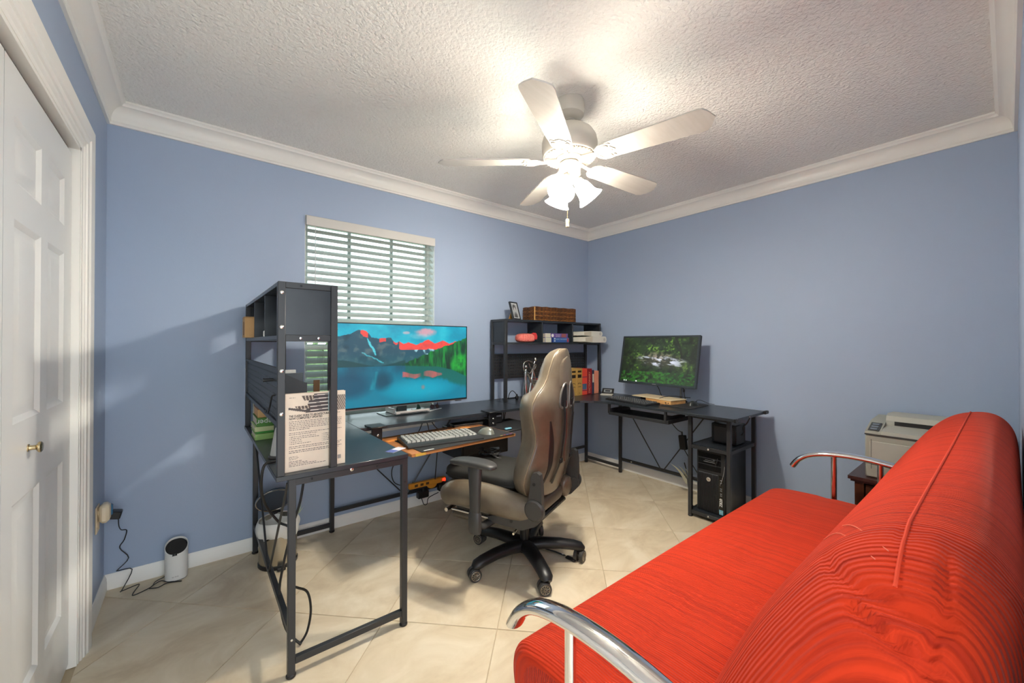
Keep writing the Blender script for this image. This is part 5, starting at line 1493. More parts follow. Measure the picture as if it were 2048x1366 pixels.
ob('block', G().cbox((-.297, 2.70, .406), (.052, .05, .036), .004, Matrix.Rotation(.25, 3, 'Y')), BLACKP, t)
ob('prongs', G().box(X0 + .009, -.315, 2.685, 2.69, .395, .415).box(X0 + .009, -.315, 2.71, 2.715, .395, .415), STEEL, t)
zig = [(-.283, 2.70, .385), (-.285, 2.735, .335), (-.280, 2.77, .300), (-.262, 2.79, .285), (-.272, 2.80, .235), (-.288, 2.80, .200), (-.255, 2.80, .140), (-.292, 2.79, .098), (-.293, 2.786, .094), (-.240, 2.78, .085), (-.272, 2.745, .012), (-.276, 2.742, .006), (-.224, 2.765, .006), (-.212, 2.760, .005), (-.228, 2.69, .004), (-.222, 2.665, .004), (-.165, 2.70, .004), (-.150, 2.745, .005), (-.118, 2.76, .010), (-.105, 2.772, .02)]
ob('router_lead', G().tube(spline(zig, 4), .0022, 6), CABLE, label='thin black lead zigzagging down the wall from the adapter to the router', cat='cable')
ob('lead_loop', G().tube(spline([(-.165, 2.70, .0045), (-.130, 2.735, .006), (-.10, 2.705, .005), (-.045, 2.672, .004), (-.10, 2.695, .004), (-.135, 2.675, .004), (-.170, 2.690, .004)], 5), .0022, 6), CABLE, label='folded loop of thin black lead on the floor before the router', cat='cable')

# ---- power strip and bricks along the back rail
ps = thing('power_strip', 'yellow-orange power strip with a red switch on the rear rail of the window desk', 'power strip', (1.38, 2.73, .15))
ORG = mat('strip_orange', (226, 150, 44), .45)
Mp = Matrix.Translation((1.375, 2.728, .185))
ob('strip_body', G().box(-.15, .15, -.012, .018, -.018, .022, .005, Mp), ORG, ps)
ob('strip_bulge', G().lathe([(.042, -.013), (.042, .0)], 24, Mp @ Matrix.Translation((.035, -.003, -.012)) @ Matrix.Rotation(PI / 2, 4, 'X'), sy=.8), ORG, ps)
ob('switch', G().box(.118, .142, -.018, -.011, -.008, .012, .002, Mp), mat('red_switch', (255, 40, 20), .4, emit=1.6), ps)
for i in range(3): ob('socket', G().box(-.11 + i * .045, -.085 + i * .045, -.0135, -.011, -.006, .012, .001, Mp), mat('socket_dark', (90, 60, 26), .6), ps)
for i, (x, z_, lb) in enumerate(((1.33, .115, 'black power brick hanging under the orange power strip'), (1.50, .135, 'black power brick right of the orange power strip'))):
    t = thing('power_brick', lb, 'adapter', (x, 2.72, z_ - .03), group='power bricks below the power strip')
    ob('block', G().cbox((x, 2.72, z_), (.085, .04, .05), .004), BLACKP, t)
    ob('plug_stem', G().cyl((x, 2.715, z_ + .025), (x, 2.715, z_ + .045), .008, n=10), BLACKP, t)
cable('thin black lead drooping below the orange power strip', [(1.31, 2.70, .10), (1.32, 2.68, .055), (1.345, 2.68, .05), (1.36, 2.69, .085), (1.40, 2.69, .10), (1.45, 2.70, .105)], .003)
cable('black lead running from the window desk down to the power strip', [(1.18, 2.40, .735), (1.17, 2.48, .62), (1.14, 2.62, .48), (1.09, 2.70, .36), (1.11, 2.72, .25), (1.20, 2.72, .20)], .0032)
cable('pair of black leads dropping behind the keyboard from the desk edge', [(1.155, 2.305, .731), (1.17, 2.315, .70), (1.185, 2.33, .664), (1.21, 2.34, .664)], .0028)
cable('black lead trailing from the desk edge onto the plywood tray', [(1.19, 2.305, .731), (1.215, 2.315, .70), (1.26, 2.33, .667), (1.32, 2.34, .664)], .0028)
cable('black lead hanging under the tray towards the chair', [(1.33, 2.50, .64), (1.36, 2.55, .50), (1.39, 2.62, .36), (1.41, 2.68, .22)], .0034)
cable('black lead hanging at the right clamp of the keyboard tray', [(1.84, 2.40, .731), (1.855, 2.42, .66), (1.87, 2.45, .58), (1.86, 2.50, .46)], .0034)
cable('second black lead hanging by the right clamp of the tray', [(1.88, 2.42, .731), (1.88, 2.44, .66), (1.895, 2.47, .57), (1.90, 2.5, .46)], .0034)

# ---- desk clutter below the large monitor
t = thing('phone_dock', 'pale clear organiser tray lying on the foot of the large monitor', 'organiser', (1.18, 2.58, ZT + .0065))
CLR = mat('clear_acrylic', (226, 216, 210), .12, trans=.25)
ob('tray_front', G().box(1.05, 1.30, 2.545, 2.575, ZT + .0065, ZT + .026, .004), CLR, t)
ob('tray_side', G().box(1.045, 1.062, 2.576, 2.72, ZT + .0065, ZT + .045, .004), CLR, t)
ob('tray_slot', G().box(1.08, 1.28, 2.5445, 2.5455, ZT + .010, ZT + .014), DARKP, t, smooth=False)
for (x, y, lb, col, hh) in ((1.085, 2.69, 'dark clip standing at the left of the organiser tray', (40, 36, 36), .045), (1.255, 2.63, 'green folded glasses standing on the organiser tray', (34, 74, 62), .055), (1.195, 2.60, 'pink eraser on the organiser tray', (226, 186, 180), .022)):
    ob('clip' if 'clip' in lb else ('glasses' if 'glasses' in lb else 'eraser'), G().add([(x - .018, y - .008, ZT + .0066), (x + .018, y - .008, ZT + .0066), (x + .018, y + .008, ZT + .0066), (x - .018, y + .008, ZT + .0066), (x - .012, y - .003, ZT + .0066 + hh), (x + .004, y - .003, ZT + .0066 + hh * .6), (x + .004, y + .003, ZT + .0066 + hh * .6), (x - .012, y + .003, ZT + .0066 + hh)], [(3, 2, 1, 0), (4, 5, 6, 7), (0, 1, 5, 4), (1, 2, 6, 5), (2, 3, 7, 6), (3, 0, 4, 7)]), mat('clutter_%d' % col[0], col, .4), label=lb, cat='clip' if 'clip' in lb else ('glasses' if 'glasses' in lb else 'eraser'), smooth=False)
ob('pen', G().tube([(1.30, 2.565, ZT + .0045), (1.43, 2.62, ZT + .0045)], [.004, .003], 8), WHITEP, label='white pen on the desk right of the organiser tray', cat='pen')
t = thing('sunglasses', 'dark red sunglasses hanging at the right of the large monitor stand', 'sunglasses', (1.385, 2.62, ZT))
LR = mat('dark_red_lens', (66, 26, 30), .2)
for s in (-1, 1):
    ob('lens', G().lathe([(.001, .0), (.015, .001), (.0165, .003), (.015, .005)], 20, Matrix.Translation((1.387 + s * .020, 2.645, ZT + .018)) @ Matrix.Rotation(1.3, 4, 'X') @ Matrix.Rotation(s * .3, 4, 'Y')), LR, t)
ob('temple', G().tube(spline([(1.36, 2.645, ZT + .035), (1.365, 2.66, ZT + .06), (1.375, 2.67, ZT + .085)], 4), .0022, 6).tube(spline([(1.41, 2.645, ZT + .035), (1.412, 2.66, ZT + .065), (1.405, 2.67, ZT + .08)], 4), .0022, 6).tube([(1.375, 2.64, ZT + .03), (1.40, 2.64, ZT + .03)], .002, 6), LR, t)

# ================================================================== THINGS ON DESK TWO
# photo frame leaning back on its strut
pf = thing('photo_frame', 'black-framed grey photograph leaning back on top of the corner hutch', 'photo frame', (2.16, 2.67, HB))
Mfm = frame((2.098, 2.60, HB + .001), (.90, .30, -.0), (-.12, .25, .96))
fw_, fh_ = .118, .158
ob('frame_edge', G().box(0, .011, 0, fh_, -.012, .004, .001, Mfm).box(fw_ - .011, fw_, 0, fh_, -.012, .004, .001, Mfm).box(.011, fw_ - .011, 0, .011, -.012, .004, .001, Mfm).box(.011, fw_ - .011, fh_ - .011, fh_, -.012, .004, .001, Mfm), mat('frame_black', (30, 34, 36), .35), pf)
ob('mount', G().box(.011, fw_ - .011, .011, fh_ - .011, -.008, -.002, 0, Mfm), mat('mount_white', (226, 228, 228), .7), pf, smooth=False)
def portrait(u, v):
    n = vnoise(u, v, 8, 8, 31); c = np.zeros(u.shape + (3,)) + np.array((176, 180, 180.))
    c = mixc(c, (70, 72, 72), np.clip(1.2 - ((u - .5) / .38) ** 2 - ((v - .0) / .42) ** 2, 0, 1))
    c = mixc(c, (60, 58, 58), np.clip(1.4 - ((u - .47) / .30) ** 2 - ((v - .74) / .22) ** 2, 0, 1))
    c = mixc(c, (196, 194, 190), np.clip(1.3 - ((u - .5) / .18) ** 2 - ((v - .62) / .17) ** 2, 0, 1))
    return c + (n[..., None] - .5) * 26
screen_mesh('photograph', portrait, pf, Mfm @ Vector((.018, .018, -.0015)), Mfm.to_3x3() @ Vector((fw_ - .036, 0, 0)), Mfm.to_3x3() @ Vector((0, fh_ - .036, 0)), 24, 34, 0)
ob('strut', G().add([Mfm @ Vector(p) for p in ((.04, .10, -.013), (.075, .10, -.013), (.085, .016, -.070), (.03, .016, -.070), (.04, .10, -.016), (.075, .10, -.016), (.085, .014, -.074), (.03, .014, -.074))], [(0, 1, 2, 3), (7, 6, 5, 4), (0, 4, 5, 1), (1, 5, 6, 2), (2, 6, 7, 3), (3, 7, 4, 0)]), mat('strut_tan', (206, 150, 70), .6), pf, smooth=False)

# woven basket: rows of twisted rush
bs_ = thing('wicker_basket', 'brown woven wicker basket with lid on top of the corner hutch', 'basket', (2.61, 2.68, HB))
RUSH = mat('woven_rush', (118, 72, 34), .55, noise=(60, (56, 32, 14)), bump=(220, .4, .002))
RUSH2 = mat('woven_rush_light', (150, 98, 46), .55, noise=(50, (78, 46, 20)), bump=(220, .4, .002))
Mbk = Matrix.Translation((2.602, 2.685, HB)) @ Matrix.Rotation(math.radians(-5), 4, 'Z')
hx, hy = .242, .088
def rect_loop(z, ph, amp, n=132):
    out = []
    per = 2 * (2 * hx + 2 * hy)
    for i in range(n):
        s = i / n * per; e = 2 * hx; f = 2 * hy
        if s < e: p, nn = (-hx + s, -hy), (0, -1)
        elif s < e + f: p, nn = (hx, -hy + (s - e)), (1, 0)
        elif s < 2 * e + f: p, nn = (hx - (s - e - f), hy), (0, 1)
        else: p, nn = (-hx, hy - (s - 2 * e - f)), (-1, 0)
        w = amp * math.sin(s / per * 2 * PI * 33 + ph)
        out.append(Mbk @ Vector((p[0] + nn[0] * w, p[1] + nn[1] * w, z + .0015 * math.sin(s * 60 + ph * 2))))
    return out
for i in range(9):
    ob('weave_row', G().tube(rect_loop(.008 + i * .0125, PI * (i % 2), .0036), .0074, 6, closed=True, upv=(0, 0, 1)), RUSH if i % 3 else RUSH2, bs_, angle=80)
ob('basket_rim', G().tube(rect_loop(.118, 0, .0008), .008, 8, closed=True, upv=(0, 0, 1)), RUSH, bs_, angle=80)
ob('basket_inner', G().box(-hx + .004, hx - .004, -hy + .004, hy - .004, .002, .112, 0, Mbk), mat('rush_dark', (60, 34, 18), .8), bs_, smooth=False)
ob('basket_lid', G().box(-hx, hx, -hy, hy, .114, .124, .004, Mbk), RUSH, bs_)
ob('corner_cord', G().cyl(Mbk @ Vector((-hx - .003, -hy - .003, .004)), Mbk @ Vector((-hx - .003, -hy - .003, .122)), .0045, n=8), mat('rush_pale', (206, 160, 90), .6), bs_)

# red knitted pouch
def pouch(u, v):
    a = u * 2 * PI; ph = (v - .5) * PI
    pw = lambda q_, e: math.copysign(abs(q_) ** e, q_)
    x = .098 * pw(math.cos(a), .6) * pw(math.cos(ph), .45); y = .050 * pw(math.sin(a), .7) * pw(math.cos(ph), .45); z_ = .038 * pw(math.sin(ph), .7)
    n_ = .0022 * math.sin(a * 22 + v * 30) * math.sin(v * 44)
    z_ += -.006 * (x / .098) ** 2 if ph > 0 else 0
    return Vector((2.275 + x * (1 + n_ * 6), 2.655 + y * (1 + n_ * 8), 1.2835 + z_ + n_))
t = thing('knitted_pouch', 'coral red knitted pouch in the left pigeonhole of the corner hutch', 'pouch', (2.275, 2.655, 1.244))
KNIT = mat('coral_knit', (226, 92, 84), .85, noise=(120, (240, 150, 136)), bump=(260, .8, .003))
ob('pouch_body', G().grid(pouch, 72, 30, cu=True), KNIT, t, angle=180)
for i, xx in enumerate((2.335, 2.352)): ob('pouch_handle', G().tube(spline([(xx, 2.64, 1.315), (xx + .012, 2.625, 1.322), (xx + .018, 2.615, 1.30), (xx + .012, 2.612, 1.27)], 5), .008, 8), mat('coral_band', (200, 50, 52), .8), t)

# two thick paperbacks lying in the middle pigeonhole
zb = 1.2445
b1 = flat_book('book', 'thick blue textbook at the bottom of the pair in the middle pigeonhole', 2.455, 2.765, 2.592, 2.745, zb, .045, (52, 92, 160), spine='y0', group='textbooks in the middle pigeonhole')
SP = lambda x, z_, yy=2.5905: frame((x, yy, z_), (1, 0, 0), (0, 0, 1))
for (x, z_, r) in ((2.575, zb + .034, .007), (2.575, zb + .014, .007)):
    ob('spine_dot', G().cyl((x, 2.5906, z_), (x, 2.5902, z_), r, n=12), WHITEP, b1)
ob('spine_band', G().box(2.535, 2.552, 2.5903, 2.5909, zb + .001, zb + .044), mat('navy_print', (24, 40, 110), .5), b1, smooth=False)
ob('spine_label', G().box(2.457, 2.53, 2.5903, 2.5909, zb + .001, zb + .044), mat('pale_spine', (206, 206, 186), .5), b1, smooth=False)
ob('spine_patch', G().box(2.735, 2.758, 2.5903, 2.5909, zb + .004, zb + .040), mat('spine_red', (160, 60, 70), .5), b1, smooth=False)
text('PROJECT MANAGEMENT', .013, SP(2.592, zb + .026), mat('pale_blue_print', (170, 200, 226), .5), b1, ext=.0001)
zb2 = zb + .0455
b2 = flat_book('book', 'purple and red paperback on top of the blue textbook in the middle pigeonhole', 2.450, 2.745, 2.590, 2.74, zb2, .037, (104, 78, 150), spine='y0', group='textbooks in the middle pigeonhole')
ob('spine_label', G().box(2.452, 2.52, 2.5883, 2.5889, zb2 + .001, zb2 + .036), mat('pale_spine', (206, 206, 186), .5), b2, smooth=False)
ob('spine_panel', G().box(2.66, 2.72, 2.5883, 2.5889, zb2 + .002, zb2 + .035), mat('spine_brown', (150, 82, 84), .5), b2, smooth=False)
ob('spine_seal', G().cyl((2.545, 2.5888, zb2 + .018), (2.545, 2.5882, zb2 + .018), .015, n=20), WHITEP, b2)
text('the Good', .015, SP(2.585, zb2 + .020, 2.5882), WHITEP, b2, ext=.0001)
text('the Money', .013, SP(2.585, zb2 + .006, 2.5882), WHITEP, b2, ext=.0001)

# two white ring binders lying in the right pigeonhole, spines out
def binder(lb, z0, x0, x1, y0, zrot, th_):
    t = thing('ring_binder', lb, 'binder', ((x0 + x1) / 2, y0 + .1, z0), group='white ring binders in the right pigeonhole')
    R = Matrix.Translation(((x0 + x1) / 2, y0, 0)) @ Matrix.Rotation(zrot, 4, 'Z')
    hw = (x1 - x0) / 2
    BW = mat('binder_white', (222, 220, 206), .35)
    pr = [(-hw, z0 + th_ * .15), (-hw + .10, z0), (hw - .02, z0), (hw - .006, z0 + th_ * .15), (hw, z0 + th_ * .5), (hw - .006, z0 + th_ * .85), (hw - .02, z0 + th_), (-hw + .10, z0 + th_), (-hw, z0 + th_ * .85)]
    pi = [(-hw + .001, z0 + th_ * .25), (-hw + .10, z0 + th_ * .06), (-hw + .10, z0 + th_ * .94), (-hw + .001, z0 + th_ * .75)]
    Mx = R @ Matrix(((1, 0, 0, 0), (0, 0, 1, 0), (0, 1, 0, 0), (0, 0, 0, 1)))
    ob('binder_shell', G().prism(pr, 0, .29, Mx), BW, t, angle=30)
    ob('binder_pages', G().prism(pi, -.002, .28, Mx), mat('binder_paper', (200, 192, 172), .8), t, smooth=False)
    ob('finger_ring', G().lathe([(.014, 0), (.016, .0008), (.012, .0012)], 20, R @ Matrix.Translation((hw - .035, -.0005, z0 + th_ * .5)) @ Matrix.Rotation(PI / 2, 4, 'X')), mat('binder_ring', (196, 194, 182), .3), t)
binder('white ring binder at the bottom of the pair poking out of the right pigeonhole', 1.2445, 2.823, 3.300, 2.575, 0, .060) if False else None
binder('lower white ring binder in the right pigeonhole of the corner hutch', 1.2445, 2.838, 3.150, 2.455, 0, .060)
binder('upper white ring binder lying on another in the right pigeonhole', 1.305, 2.836, 3.105, 2.468, 0, .048)

# silver couple statue on a red base
sv = thing('statue', 'silver abstract statue of two embracing figures on a red base, by the corner hutch', 'statue', (2.31, 2.64, ZT))
SLV = mat('polished_pewter', (196, 194, 188), .16, metal=1)
ob('base', G().lathe([(.060, ZT + .0005), (.062, ZT + .004), (.058, ZT + .016), (.052, ZT + .018)], 32, Matrix.Translation((2.315, 2.645, 0)), sy=.7), mat('red_marble', (150, 44, 48), .25), sv)
def fig(pts, rs, nm='figure', n=12, flat=(1, 1)):
    p = spline(pts, 6); r = [float(np.interp(i / (len(p) - 1), np.linspace(0, 1, len(rs)), rs)) for i in range(len(p))]
    return ob(nm, G().tube(p, r, n, flat=flat), SLV, sv, angle=80)
fig([(2.275, 2.645, ZT + .016), (2.268, 2.64, .84), (2.262, 2.638, .92), (2.262, 2.638, .985), (2.268, 2.638, 1.012)], [.030, .024, .015, .013, .008])
fig([(2.345, 2.648, ZT + .016), (2.350, 2.648, .83), (2.325, 2.646, .91), (2.292, 2.642, .965), (2.268, 2.64, 1.00)], [.026, .020, .013, .009, .006])
fig([(2.310, 2.646, ZT + .016), (2.322, 2.646, .84), (2.345, 2.648, .93), (2.362, 2.648, 1.01), (2.374, 2.648, 1.06)], [.020, .016, .014, .010, .008])
ob('head', G().lathe([(.001, -.018), (.012, -.014), (.017, 0), (.012, .014), (.001, .018)], 16, Matrix.Translation((2.386, 2.648, 1.092))), SLV, sv)
ob('neck', G().cyl((2.374, 2.648, 1.058), (2.384, 2.648, 1.08), .006, n=10), SLV, sv)
ob('head', G().lathe([(.001, -.022), (.012, -.014), (.016, 0), (.012, .014), (.001, .020)], 16, Matrix.Translation((2.268, 2.638, 1.028))), SLV, sv)
fig([(2.262, 2.636, .985), (2.236, 2.634, 1.02), (2.246, 2.634, 1.068), (2.295, 2.634, 1.082), (2.345, 2.64, 1.062), (2.384, 2.646, 1.022), (2.352, 2.640, 1.000), (2.318, 2.636, 1.022), (2.300, 2.636, 1.060)], [.008, .0065, .006, .006, .006, .006, .006, .006, .005], 'arm')
fig([(2.266, 2.632, .990), (2.300, 2.628, .972), (2.335, 2.630, 1.00), (2.372, 2.640, 1.046), (2.392, 2.646, 1.036), (2.378, 2.646, 1.006), (2.350, 2.644, 1.012)], [.008, .0065, .006, .006, .006, .006, .005], 'arm')
fig([(2.358, 2.644, .985), (2.368, 2.638, .945), (2.384, 2.632, .905), (2.400, 2.628, .868)], [.010, .008, .006, .002], 'arm')

# flat book pile behind the chair
z = ZT + .0005
for (th_, col, lb) in ((.034, (206, 172, 108), 'tan book at the bottom of the pile beside the statue'), (.026, (226, 190, 120), 'pale orange book second from the bottom beside the statue'), (.028, (196, 186, 152), 'cream book third in the pile beside the statue'), (.030, (214, 160, 84), 'ochre book fourth in the pile beside the statue'), (.024, (120, 96, 70), 'brown book fifth in the pile beside the statue'), (.016, (176, 48, 52), 'thin red book on top of the pile beside the statue')):
    flat_book('book', lb, 2.415 + random.uniform(-.008, .008), 2.63, 2.60, 2.76, z, th_, col, spine='y0', group='flat book pile beside the statue'); z += th_ + .0005

# row of upright volumes
def std_book(lb, x0, w, y0, h, d, col, lean=0):
    b = thing('book', lb, 'book', (x0 + w / 2, y0 + d / 2, ZT), group='upright books on the corner desk')
    cm = mat('cover_%d_%d_%d' % col, col, .4)
    z0 = ZT + .0005
    ob('cover', G().box(x0, x0 + .003, y0, y0 + d, z0, z0 + h, .001).box(x0 + w - .003, x0 + w, y0, y0 + d, z0, z0 + h, .001).box(x0, x0 + w, y0 - .002, y0 + .003, z0, z0 + h, .0015), cm, b, smooth=False)
    ob('page_block', G().box(x0 + .003, x0 + w - .003, y0 + .003, y0 + d - .006, z0 + .002, z0 + h - .005), PAPER, b, smooth=False)
    return b, z0
YB = 2.50
BLK = mat('spine_black', (36, 28, 22), .4)
for i, xx in enumerate((2.690, 2.769)):
    b, z0 = std_book('tan encyclopedia volume with black labels, %s of the matching pair' % ('left one' if i == 0 else 'right one'), xx, .077, YB, .252, .20, (178, 142, 74))
    for (za, zb_) in ((.215, .232), (.165, .195)): ob('spine_label', G().box(xx + .014, xx + .063, YB - .0026, YB - .0019, z0 + za, z0 + zb_), BLK, b, smooth=False)
    ob('spine_ring', G().tube([(xx + .038 + .022 * math.cos(t_ * PI / 14), YB - .0024, z0 + .10 + .016 * math.sin(t_ * PI / 14)) for t_ in range(2, 13)], .0022, 5).tube([(xx + .020, YB - .0024, z0 + .082), (xx + .058, YB - .0024, z0 + .082)], .0022, 5), BLK, b)
    ob('spine_rule', G().box(xx + .010, xx + .066, YB - .0026, YB - .0019, z0 + .204, z0 + .207), mat('spine_gilt', (214, 186, 110), .35, metal=.4), b, smooth=False)
    text('4.1' if i == 0 else '4.2', .016, frame((xx + .028, YB - .0024, z0 + .018), (1, 0, 0), (0, 0, 1)), BLK, b, ext=.0001)
b, z0 = std_book('orange-red volume with a blue label square, right of the tan pair', 2.847, .071, YB + .004, .246, .19, (226, 74, 56))
ob('spine_label', G().box(2.853, 2.912, YB + .0013, YB + .0021, z0 + .05, z0 + .105), mat('spine_blue', (66, 100, 130), .4), b, smooth=False)
for za in (.165, .038): ob('spine_rule', G().box(2.849, 2.916, YB + .0013, YB + .0021, z0 + za, z0 + za + .006), mat('spine_navy', (50, 50, 86), .4), b, smooth=False)
b, z0 = std_book('dark red dictionary with gold lettering on its spine', 2.922, .070, YB + .006, .244, .20, (140, 24, 30))
text('DICTIONARY', .034, frame((2.966, YB + .0036, z0 + .012), (0, 0, 1), (-1, 0, 0)), mat('gold_print', (214, 150, 120), .4), b, ext=.0001, bold=.0004)
b, z0 = std_book('slim navy book between the red dictionary and the peach book', 2.996, .034, YB + .010, .228, .17, (46, 56, 78))
ob('spine_label', G().box(3.003, 3.023, YB + .0073, YB + .0081, z0 + .11, z0 + .19), mat('pale_spine', (206, 206, 186), .5), b, smooth=False)
b, z0 = std_book('peach coloured book at the right end of the upright row', 3.033, .066, YB + .012, .218, .18, (226, 146, 116))

# calculator / card reader, leads and monitor surroundings
ca = thing('calculator', 'small folding calculator with a grey display open on the corner desk', 'calculator', (3.06, 2.36, ZT))
Mc_ = Matrix.Translation((3.045, 2.37, ZT + .0005)) @ Matrix.Rotation(math.radians(-62), 4, 'Z')
ob('key_plate', G().box(-.055, .055, -.045, .045, 0, .008, .002, Mc_), mat('calc_white', (210, 206, 194), .45), ca)
Mh_ = Mc_ @ Matrix.Translation((0, .045, .008)) @ Matrix.Rotation(math.radians(48), 4, 'X')
ob('display_lid', G().box(-.055, .055, 0, .06, -.005, .003, .002, Mh_), BLACKP, ca)
ob('display', G().box(-.038, .036, .012, .044, .003, .0035, 0, Mh_), mat('calc_display', (150, 156, 156), .3), ca, smooth=False)
ob('display_digits', G().box(-.026, .022, .020, .036, .0035, .0039, 0, Mh_), BLACKP, ca, smooth=False)
hb = thing('wooden_case', 'light wooden case with a paper on top behind the slim keyboard', 'case', (3.02, 1.85, ZT))
WDC = mat('light_wood', (222, 172, 108), .5, noise=((40, 4, 40), (200, 144, 84)))
Mhb = Matrix.Translation((3.025, 1.84, ZT + .0005)) @ Matrix.Rotation(math.radians(-9), 4, 'Z')
ob('case_body', G().box(-.075, .105, -.20, .05, 0, .032, .002, Mhb), WDC, hb)
ob('case_lid', G().box(-.08, .11, -.205, .20, .0325, .038, .001, Mhb), mat('case_paper', (226, 206, 168), .6), hb)
ob('case_side', G().box(.02, .105, .055, .195, 0, .032, .002, Mhb), DARKP, hb)
ob('case_port', G().box(-.0765, -.0745, -.16, -.145, .010, .018, 0, Mhb).box(-.0765, -.0745, -.18, -.172, .010, .018, 0, Mhb), BLACKP, hb, smooth=False)
cable('black lead crossing the top of the light wooden case', [(2.955, 1.80, .778), (3.0, 1.76, .800), (3.06, 1.70, .806), (3.11, 1.64, .800), (3.16, 1.62, .795)], .0028)
cable('black lead dangling behind the smaller monitor', [(3.11, 1.92, .90), (3.13, 1.89, .86), (3.14, 1.87, .80), (3.16, 1.85, .756)], .003)
cable('black lead with an inline block falling right of the monitor post', [(3.10, 1.655, .89), (3.105, 1.645, .85), (3.11, 1.64, .80), (3.12, 1.63, .756)], .003)
ob('ferrite_block', G().cyl((3.105, 1.645, .842), (3.107, 1.644, .866), .0075, n=12), BLACKP, label='small inline block on the lead right of the monitor post', cat='cable block')
cable('thin black mouse lead curving back from the mouse on the right wing', [(3.09, 1.535, .77), (3.12, 1.545, .785), (3.16, 1.53, .782), (3.19, 1.49, .762), (3.21, 1.45, .756)], .0018)
cable('black lead arching on the desk beside the statue under the corner hutch', [(2.12, 2.70, .756), (2.125, 2.69, .80), (2.15, 2.68, .825), (2.18, 2.67, .80), (2.185, 2.665, .775)], .0032)
t = thing('plug_block', 'black plug standing on the desk beside the statue', 'plug', (2.188, 2.66, ZT))
ob('block', G().box(2.176, 2.200, 2.65, 2.675, ZT + .0005, ZT + .03, .004).box(2.182, 2.194, 2.656, 2.669, ZT + .03, ZT + .045, .003), BLACKP, t)
cable('black cable lying along the back of the desk below the corner hutch', [(2.09, 2.74, .754), (2.16, 2.735, .754), (2.21, 2.735, .754), (2.25, 2.74, .754)], .0038)

# ---- computer tower on the rack
pc = thing('computer_tower', 'black desktop computer tower on the lower shelf of the desk rack', 'computer', (3.0, 1.30, .053))
px0, px1, py0, py1, pz0, pz1 = 2.832, 3.165, 1.205, 1.402, .0535, .478
CASE = mat('tower_black', (27, 29, 32), .4); GLB = mat('tower_gloss', (14, 15, 17), .15)
ob('case', G().box(px0 + .012, px1, py0, py1, pz0, pz1 - .006, .003), CASE, pc)
ob('front_bezel', G().box(px0 - .004, px0 + .0115, py0, py1, pz0, pz1, .005), CASE, pc)
ob('top_panel', G().box(px0 - .002, px0 + .30, py0 + .004, py1 - .004, pz1 - .0058, pz1 + .001, .002), GLB, pc)
for (za, zb_) in ((.432, .466), (.388, .424), (.345, .382)):
    ob('drive_bay', G().box(px0 - .0065, px0 - .0038, py0 + .030, py1 - .012, za, zb_, .001), GLB, pc)
ob('drive_slot', G().box(px0 - .0072, px0 - .0064, py0 + .07, py1 - .05, .403, .406), GREYP, pc, smooth=False)
ob('drive_slot', G().box(px0 - .0072, px0 - .0064, py0 + .07, py1 - .06, .414, .416), GREYP, pc, smooth=False)
for i in range(15):
    yy = py0 + .052 + i * .0092
    ob('vent_slat', G().box(px0 - .0085, px0 - .0038, yy, yy + .0046, pz0 + .006, .318, .0008), CASE, pc)
g = G()
for i in range(20): g.box(px0 - .0075, px0 - .0045, py0 + .05 + i * .0068, py0 + .053 + i * .0068, .322, .326)
ob('vent_teeth', g, mat('tooth_grey', (110, 114, 118), .4), pc, smooth=False, kind='stuff')
ob('port_strip', G().box(px0 - .0068, px0 - .0038, py0 + .012, py0 + .045, pz0 + .006, .326, .001), GLB, pc)
for i, zz in enumerate((.292, .275, .235, .222, .20, .188)): ob('port', G().box(px0 - .0074, px0 - .0066, py0 + .022, py0 + .034, zz, zz + .006), GREYP, pc, smooth=False)
qb = Matrix.Translation((px0 - .0088, py1 - .085, .283)) @ Matrix.Rotation(-PI / 2, 4, 'Y')
lg_ = ob('badge', G().lathe([(.013, 0), (.0145, .0006), (.0135, .0012), (.002, .0013)], 24, qb), mat('badge_silver', (200, 196, 186), .3, metal=.6), pc)
text('hp', .019, frame((px0 - .0105, py1 - .0755, .278), (0, -1, 0), (0, 0, 1)), mat('badge_ink', (120, 96, 66), .4), pc, ext=.0001, bold=.0003)
text('Z820', .026, frame((px0 - .0072, py0 + .020, .115), (0, 0, 1), (0, 1, 0)), WHITEP, pc, ext=.0001, bold=.0004)
ob('sticker', G().box(px0 - .0072, px0 - .0066, py0 + .014, py0 + .040, pz0 + .008, pz0 + .04), mat('sticker_blue', (120, 176, 190), .4), pc, smooth=False)
text('XEON', .0065, frame((px0 - .0076, py0 + .038, pz0 + .022), (0, -1, 0), (0, 0, 1)), WHITEP, pc, ext=.0001)
cable('thin black lead plugged into the front of the computer tower', [(2.822, 1.255, .44), (2.808, 1.25, .43), (2.806, 1.262, .40), (2.822, 1.262, .385)], .0022)
cable('thin white lead looping across the front edge of the computer tower', [(2.822, 1.236, .26), (2.806, 1.23, .27), (2.800, 1.215, .31), (2.806, 1.206, .36), (2.812, 1.204, .40)], .0012, m_=mat('grey_lead', (150, 150, 150), .5))
t = thing('network_box', 'black device standing on the upper shelf of the desk rack', 'device', (3.05, 1.29, .517))
ob('body', G().box(2.96, 3.12, 1.19, 1.36, .5172, .66, .006), BLACKP, t)
ob('front_grille', G().box(2.956, 2.961, 1.21, 1.34, .53, .64, .002), DARKP, t)
cable('black lead hanging from the desk edge over the upper rack shelf', [(2.96, 1.10, .735), (2.96, 1.12, .69), (2.95, 1.14, .66), (2.98, 1.15, .62), (3.03, 1.18, .59)], .004)
t = thing('power_brick', 'black power brick hanging on its lead left of the computer rack', 'adapter', (3.10, 1.65, .38))
ob('block', G().cbox((3.10, 1.65, .435), (.035, .055, .115), .004, Matrix.Rotation(-.12, 3, 'X')), BLACKP, t)
ob('strain_relief', G().cyl((3.10, 1.657, .49), (3.10, 1.660, .52), .006, n=10), BLACKP, t)
